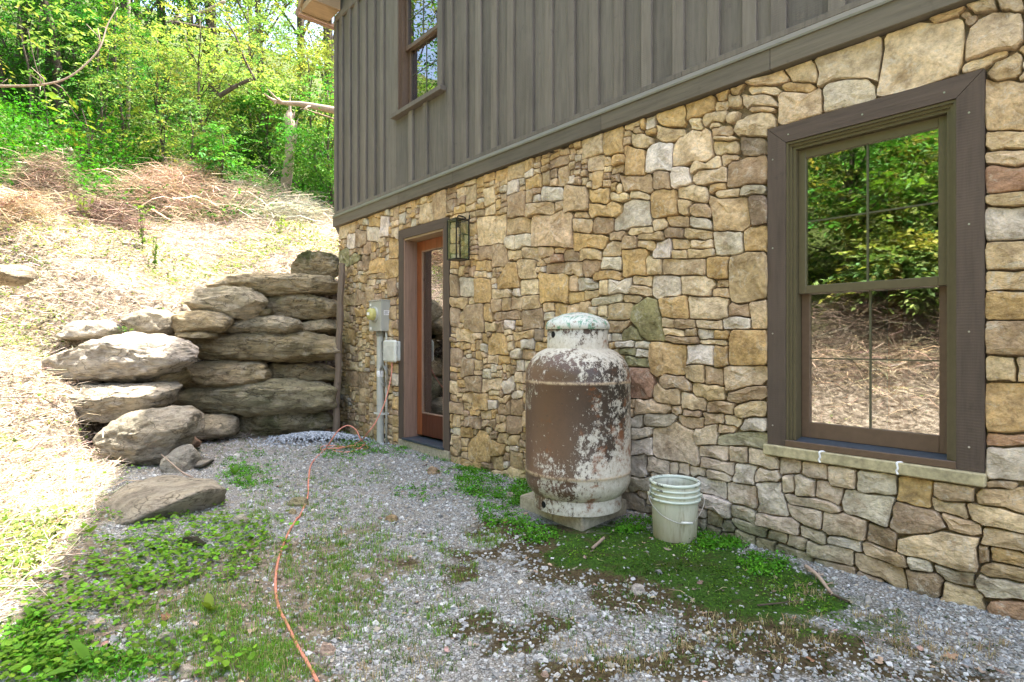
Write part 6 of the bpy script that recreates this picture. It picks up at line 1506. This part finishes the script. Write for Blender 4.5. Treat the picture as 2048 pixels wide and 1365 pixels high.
# ---- trees
def tube_pts(base, top, bend, n=7):
    b, t_ = np.array(base, float), np.array(top, float); q = []
    for k in range(n):
        f = k / (n - 1); q.append(b + (t_ - b) * f + np.array([bend * math.sin(f * 3.1), 0, 0]) + np.array([math.sin(f * 9) * .05, 0, 0]))
    return np.array(q)
def tree(x, y, H, rad, label, nleaf=9000, leaf=.10, tint=(.07, .19, .03), r0=.16, lean=(0, 0), low=.15, group=None, nc=46, name='tree', cat='tree', spread=None, bare=0, sat=.25):
    g_ = np.array([x, y, h1(x, y)])
    t_ = empty(name, tuple(g_), 0, label, cat, group)
    top = np.array([lean[0], lean[1], H * .92]); tp = tube_pts((0, 0, -.3), top, rng.uniform(-.3, .3) * rad * .3)
    m = MB().tube(tp, np.linspace(r0, r0 * .22, len(tp)), 9)
    # cluster centres in an uneven crown
    C_ = []
    while len(C_) < nc:
        q = rng.uniform(-1, 1, 3)
        if np.linalg.norm(q) > 1 or np.linalg.norm(q) < .25: continue
        f = low + (1 - low) * (q[2] + 1) / 2; ax = tp[0] + (tp[-1] - tp[0]) * f
        C_.append((ax[0] + q[0] * rad * (1.1 - .35 * f), ax[1] + q[1] * rad * (1.1 - .35 * f), H * f))
    C_ = np.array(C_)
    for k in range(0, nc, 3):
        f = np.clip((C_[k, 2] / H) - .12, .08, .9); s_ = tp[0] + (tp[-1] - tp[0]) * f
        i_ = min(len(tp) - 1, int(f * (len(tp) - 1))); s_ = tp[i_]
        m.tube([s_, (s_ + C_[k]) / 2 + np.array([0, 0, .12 * rad]), C_[k]], [r0 * .30, r0 * .18, r0 * .05], 5)
    m.build('trunk', M['bark'], t_, True)
    w = rng.dirichlet(np.ones(nc) * 2.5); cnt = np.maximum(8, (w * nleaf).astype(int)); cs = np.repeat(np.arange(nc), cnt); n = len(cs)
    sg = (spread or rad * .26) * rng.uniform(.6, 1.3, nc)
    nsp = n // 9; sc_i = rng.choice(nc, nsp, p=w); So = C_[sc_i] + rng.normal(size=(nsp, 3)) * sg[sc_i][:, None] * np.array([1, 1, .6])
    out_ = So - np.array([0, 0, H * .45]); out_ /= np.linalg.norm(out_, axis=1)[:, None] + 1e-6; out_[:, 2] *= .4
    sdv = out_ * .6 + rng.normal(size=(nsp, 3)) * np.array([.7, .7, .3]); sdv /= np.linalg.norm(sdv, axis=1)[:, None]
    sid = np.repeat(np.arange(nsp), 9); tt = np.tile(np.linspace(0, 1, 9), nsp); sgn = np.tile([1, -1, 1, -1, 1, -1, 1, -1, 0], nsp)
    lat = np.cross(sdv, [0, 0, 1.0]); lat /= np.linalg.norm(lat, axis=1)[:, None] + 1e-6
    SL_ = leaf * 3.4; cs = sc_i[sid]; n = len(sid)
    Pq = So[sid] + sdv[sid] * (tt * SL_)[:, None] + lat[sid] * (sgn * leaf * .5)[:, None] + np.stack([np.zeros(n), np.zeros(n), -tt ** 2 * SL_ * .35], 1) + rng.normal(size=(n, 3)) * leaf * .12
    tdir = sdv[sid] * .75 + lat[sid] * sgn[:, None] * .8 + rng.normal(size=(n, 3)) * .22 - np.array([0, 0, .25])
    sprb = rng.uniform(.7, 1.35, nsp)[sid]
    gz = height(Pq[:, 0] + x, Pq[:, 1] + y) - g_[2]; Pq[:, 2] = np.maximum(Pq[:, 2], gz + .1)
    ok = outside_house(Pq[:, 0] + x, Pq[:, 1] + y, .6); Pq = Pq[ok]; cs = cs[ok]; tdir = tdir[ok]; sprb = sprb[ok]; n = len(Pq)
    T = vary(tint, n, sat * .6, .07) * rng.uniform(.6, 1.4, nc)[cs][:, None] * sprb[:, None] * (1 + np.array([.25, 0, -.1]) * rng.normal(0, .8, (nc, 1))[cs])
    L = leaf * rng.uniform(.65, 1.25, n)
    V, Fc, T = leaf_quads(Pq, L, L * rng.uniform(.42, .62, n), np.clip(T, .01, .6), .8, tdir=tdir)
    mesh('crown', V, Fc, M['leaf'], t_, tint=T)
    return t_
def at(px, Z): return (px - CX) / F * Z, Z
GT, GS = 'trees of the forest behind the bank', 'shrubs at the forest edge'
DG, MG, YG, BG = (.040, .135, .022), (.070, .185, .030), (.22, .29, .085), (.032, .115, .035)
TL = [(40, 20, 11, 2.6, DG, 'tall dark green tree at the far left of the forest'), (105, 17.5, 12, 2.4, MG, 'thick trunked tree leaning slightly, left of the forest centre'), (215, 21, 13, 2.6, DG, 'tall tree with a straight trunk in the middle of the forest'),
      (262, 19, 12, 2.2, MG, 'slender tree right beside the straight trunk'), (330, 23, 13, 3.0, DG, 'dark tree deep in the forest behind the yellow green shrubs'), (430, 22, 13, 3.2, MG, 'broad tree behind the brightest shrub'),
      (520, 20, 11, 2.6, YG, 'yellow green tree reaching above the broken trunk'), (600, 24, 13, 3.0, YG, 'sunlit tree with sky showing through beside the house'), (665, 21, 12, 2.4, MG, 'tree partly hidden by the house corner'),
      (150, 28, 14, 3.4, BG, 'bluish green tree far back on the left of the slope'), (380, 30, 14, 3.6, BG, 'bluish green tree far back in the middle of the slope'), (-30, 24, 13, 3.0, DG, 'dark tree standing just beyond the left picture edge'), (500, 31, 14, 3.6, DG, 'dark tree far back behind the yellow green ones'), (280, 33, 15, 4, DG, 'tallest dark tree at the back of the forest')]
for i, (px, Z, H, rad, col, lb) in enumerate(TL):
    x, y = at(px, Z); tree(x, y, H, rad, lb, 8500 if Z < 26 else 6500, .115 + .003 * (Z - 18), col, .15 + .05 * (i % 3), (rng.uniform(-.5, .5), 0), .12, GT)
SL = [(330, 14.5, 3.6, 1.5, YG, 'bright yellow green shrub left of the middle, above the brush'), (420, 14.0, 4.6, 1.7, YG, 'largest sunlit shrub in the middle of the forest edge'), (500, 16, 4.8, 1.6, YG, 'sunlit shrub between the largest one and the broken trunk'), (630, 15.6, 4.2, 1.3, YG, 'yellow green shrub between the broken trunk and the house'),
      (660, 13.5, 3.0, 1.0, MG, 'dark green shrub touching the house corner'), (245, 16, 4.4, 1.5, MG, 'mid green shrub left of the sunlit ones'), (160, 16.5, 4.6, 1.4, DG, 'dense dark shrub under the leaning tree'), (70, 16, 4.4, 1.5, DG, 'dark overhanging shrub on the left'), (5, 15.5, 4.4, 1.5, MG, 'shrub at the left picture edge above the log'),
      (535, 15.2, 2.6, 1.0, MG, 'low bush around the foot of the broken trunk'), (460, 12.8, 1.7, .8, MG, 'low bush behind the pale brush heap'), (380, 13.0, 2.0, .9, YG, 'low yellow green bush behind the largest brush heap')]
for i, (px, Z, H, rad, col, lb) in enumerate(SL):
    x, y = at(px, Z); tree(x, y, H, rad, lb, 6500 if H > 2.5 else 2600, .085, col, .045, (rng.uniform(-.3, .3), 0), .10, GS, 34, 'shrub', 'shrub', sat=.3)
# slim stems between them
for i, (px, Z, H, ln_) in enumerate(((60, 15, 3.2, -.3), (75, 15.2, 3.0, .1), (120, 15.8, 5.5, -.9), (200, 14.8, 3.0, .0), (205, 15.5, 3.2, .4), (320, 14.2, 2.6, .3), (95, 14.6, 2.6, -.5), (255, 17, 9, .0))):
    x, y = at(px, Z); z = h1(x, y); r0 = (.03, .025, .13, .03, .025, .02, .02, .06)[i]
    m = MB().tube(smoothcurve([(0, 0, -.2), (ln_ * .2 + .05, 0, H * .35), (ln_ * .5 - .06, 0, H * .65), (ln_, 0, H)], 4), np.linspace(r0, r0 * .5, 13), 7)
    tag(m.build('bare_stem', M['bark'] if i != 7 else M['deadwood'], smooth=True, loc=(x, y, z)), ['thin bare sapling leaning left at the forest edge', 'upright bare sapling beside the leaning one', 'thick bent grey trunk on the left of the slope', 'thin straight stem in the dark part of the wood', 'slightly curved stem right of the straight thin one', 'short thin stem in front of the yellow green shrub', 'small sapling curving left near the thick bent trunk', 'white barked dead stem high in the forest'][i], 'stem')
# broken tree trunk
sx = hit(570, 400); b0 = np.array(sx); Zs = sx[1]
tn = empty('broken_tree_trunk', tuple(sx), 0, 'broken dead tree trunk with a splintered pointed top standing below the forest', 'tree trunk')
q = [P(569, 402, Zs), P(571, 370, Zs), P(577, 330, Zs), P(581, 290, Zs), P(582, 255, Zs), P(580, 235, Zs), P(580, 222, Zs)]
q = [np.array(v) - sx for v in q]; q[0][2] -= .2
m = MB().tube(smoothcurve(q, 4), np.interp(np.linspace(0, 6, 25), range(7), [.15, .125, .115, .11, .11, .095, .05]), 11)
v = np.array(m.v); v += (noise(v[:, 0] * 9, v[:, 1] * 9, v[:, 2] * 1.5, 5) * .022)[:, None] * np.array([1, 1, 0]); m.v = [tuple(x) for x in v]
m.build('trunk', M['deadwood'], tn, False)
m = MB()
for (a, b, c_, d_) in ((580, 232, 580, 185), (588, 262, 597, 236), (574, 250, 568, 228), (584, 240, 590, 222), (590, 280, 596, 258)):
    p0, p1 = P(a, b, Zs - .03) - sx, P(c_, d_, Zs - .03) - sx; m.tube([p0 - (p1 - p0) * .3, (p0 + p1) / 2, p1], [.05, .03, .004], 5)
m.build('splinters', M['deadwood'], tn)
# bare boughs crossing the view
def bough(px_pts, Z, r0, r1, label, side=6, seed=3, mat='deadwood'):
    return branch([P(x, y, Z + dz) for x, y, dz in px_pts], r0, r1, label, mat, 'dead_bough', side, 'branch', seed)
bough([(-30, 172, 0), (30, 172, 0), (80, 170, 0), (130, 158, .1), (170, 130, .2), (200, 95, .3), (215, 50, .4), (235, 15, .5)], 9.0, .022, .008, 'long bare curved bough hanging across the upper left', 7)
bough([(690, 225, 0), (640, 215, 0), (600, 208, 0), (560, 205, 0), (535, 195, 0)], 12.4, .085, .03, 'thick dead bough leaning behind the broken trunk', 6, 5)
bough([(700, 250, .3), (660, 235, .3), (620, 222, .2), (600, 212, .1)], 12.3, .02, .012, 'thin forked twig below the thick bough near the house', 4, 6)
bough([(450, 2, 0), (410, 22, 0), (370, 32, 0), (335, 45, 0)], 16, .05, .03, 'curved bare bough near the top of the picture', 5, 7)
bough([(345, 45, 0), (400, 55, 0), (450, 62, 0), (480, 60, 0)], 16.5, .07, .05, 'dark level limb in the upper middle of the forest', 4, 8, 'bark')
bough([(505, 158, 0), (480, 168, 0), (455, 182, 0), (438, 192, 0)], 13.2, .045, .06, 'dark bent limb in the middle of the sunlit shrub', 3, 9, 'bark')
bough([(450, 40, 0), (470, 70, 0), (490, 120, 0), (510, 160, 0)], 13.3, .015, .03, 'slim dark stem running down through the yellow leaves', 3, 10, 'bark')
# trees on the bank to the left and behind the camera, seen in the panes
RT = [(-6.3, 1.0, 3.0, 1.4, YG), (-5.8, .0, 3.0, 1.3, MG), (-5.4, -1.3, 2.6, 1.2, YG), (-4.7, -.2, 1.3, .7, YG), (-7.2, -2.6, 4.2, 1.6, MG), (-5.8, -2.9, 2.6, 1.1, YG), (-8.5, 3.6, 4.5, 1.8, YG), (-9.5, 1.5, 6, 2.2, MG), (-8.6, -1.0, 5.2, 1.8, YG), (-11, -3.5, 7, 2.4, MG), (-12.5, 3.0, 9, 2.6, DG), (-13.5, -1, 9, 2.8, MG), (-11, 7.5, 8, 2.4, MG), (-15, 8, 10, 2.8, DG), (-9, -6.5, 6, 2.4, YG), (-14, -7, 9, 2.8, DG), (-10.5, 10.5, 7, 2.2, YG), (-17, 2.5, 11, 3.0, DG), (-11.5, 8.8, 13, 2.6, MG), (-13.5, 10.6, 14, 2.8, DG), (-15, 6.2, 14, 2.8, MG)]
RTL = [None] * 0 + ['yellow green bush in the lower left of the window reflection', 'bright bush in the middle of the window reflection', 'light bush right of the middle in the window reflection', 'small low bush in front of the others in the window reflection', 'mid green small tree at the right of the window reflection', 'lowest bush near the right edge of the window reflection',
       'yellow green small tree left of the view, further along the bank', 'mid green tree behind the reflected bushes, on the left', 'sunlit tree right behind the reflected bushes', 'broad mid green tree up the bank on the right of the reflection', 'tall dark tree high on the bank at the left of the reflection',
       'tall dark tree high on the bank at the centre of the reflection', 'mid green tree beyond the left picture edge, near the boulders', 'very tall dark tree far up the bank on the left', 'yellow green tree far right in the reflection', 'tall dark tree at the far right of the reflection', 'yellow green tree beyond the left edge, high above the boulders', 'tallest dark tree at the top of the bank in the reflection', 'tall mid green tree beyond the left edge, reflected in the upper window', 'tall dark tree behind it, reflected in the upper window', 'tall tree high on the bank left of the reflected pair']
for i, (x, y, H, rad, col) in enumerate(RT):
    tree(x, y, H, rad, RTL[i], 4600, .12, col, .10, (0, 0), .08, 'trees reflected in the window', 34, sat=.3)
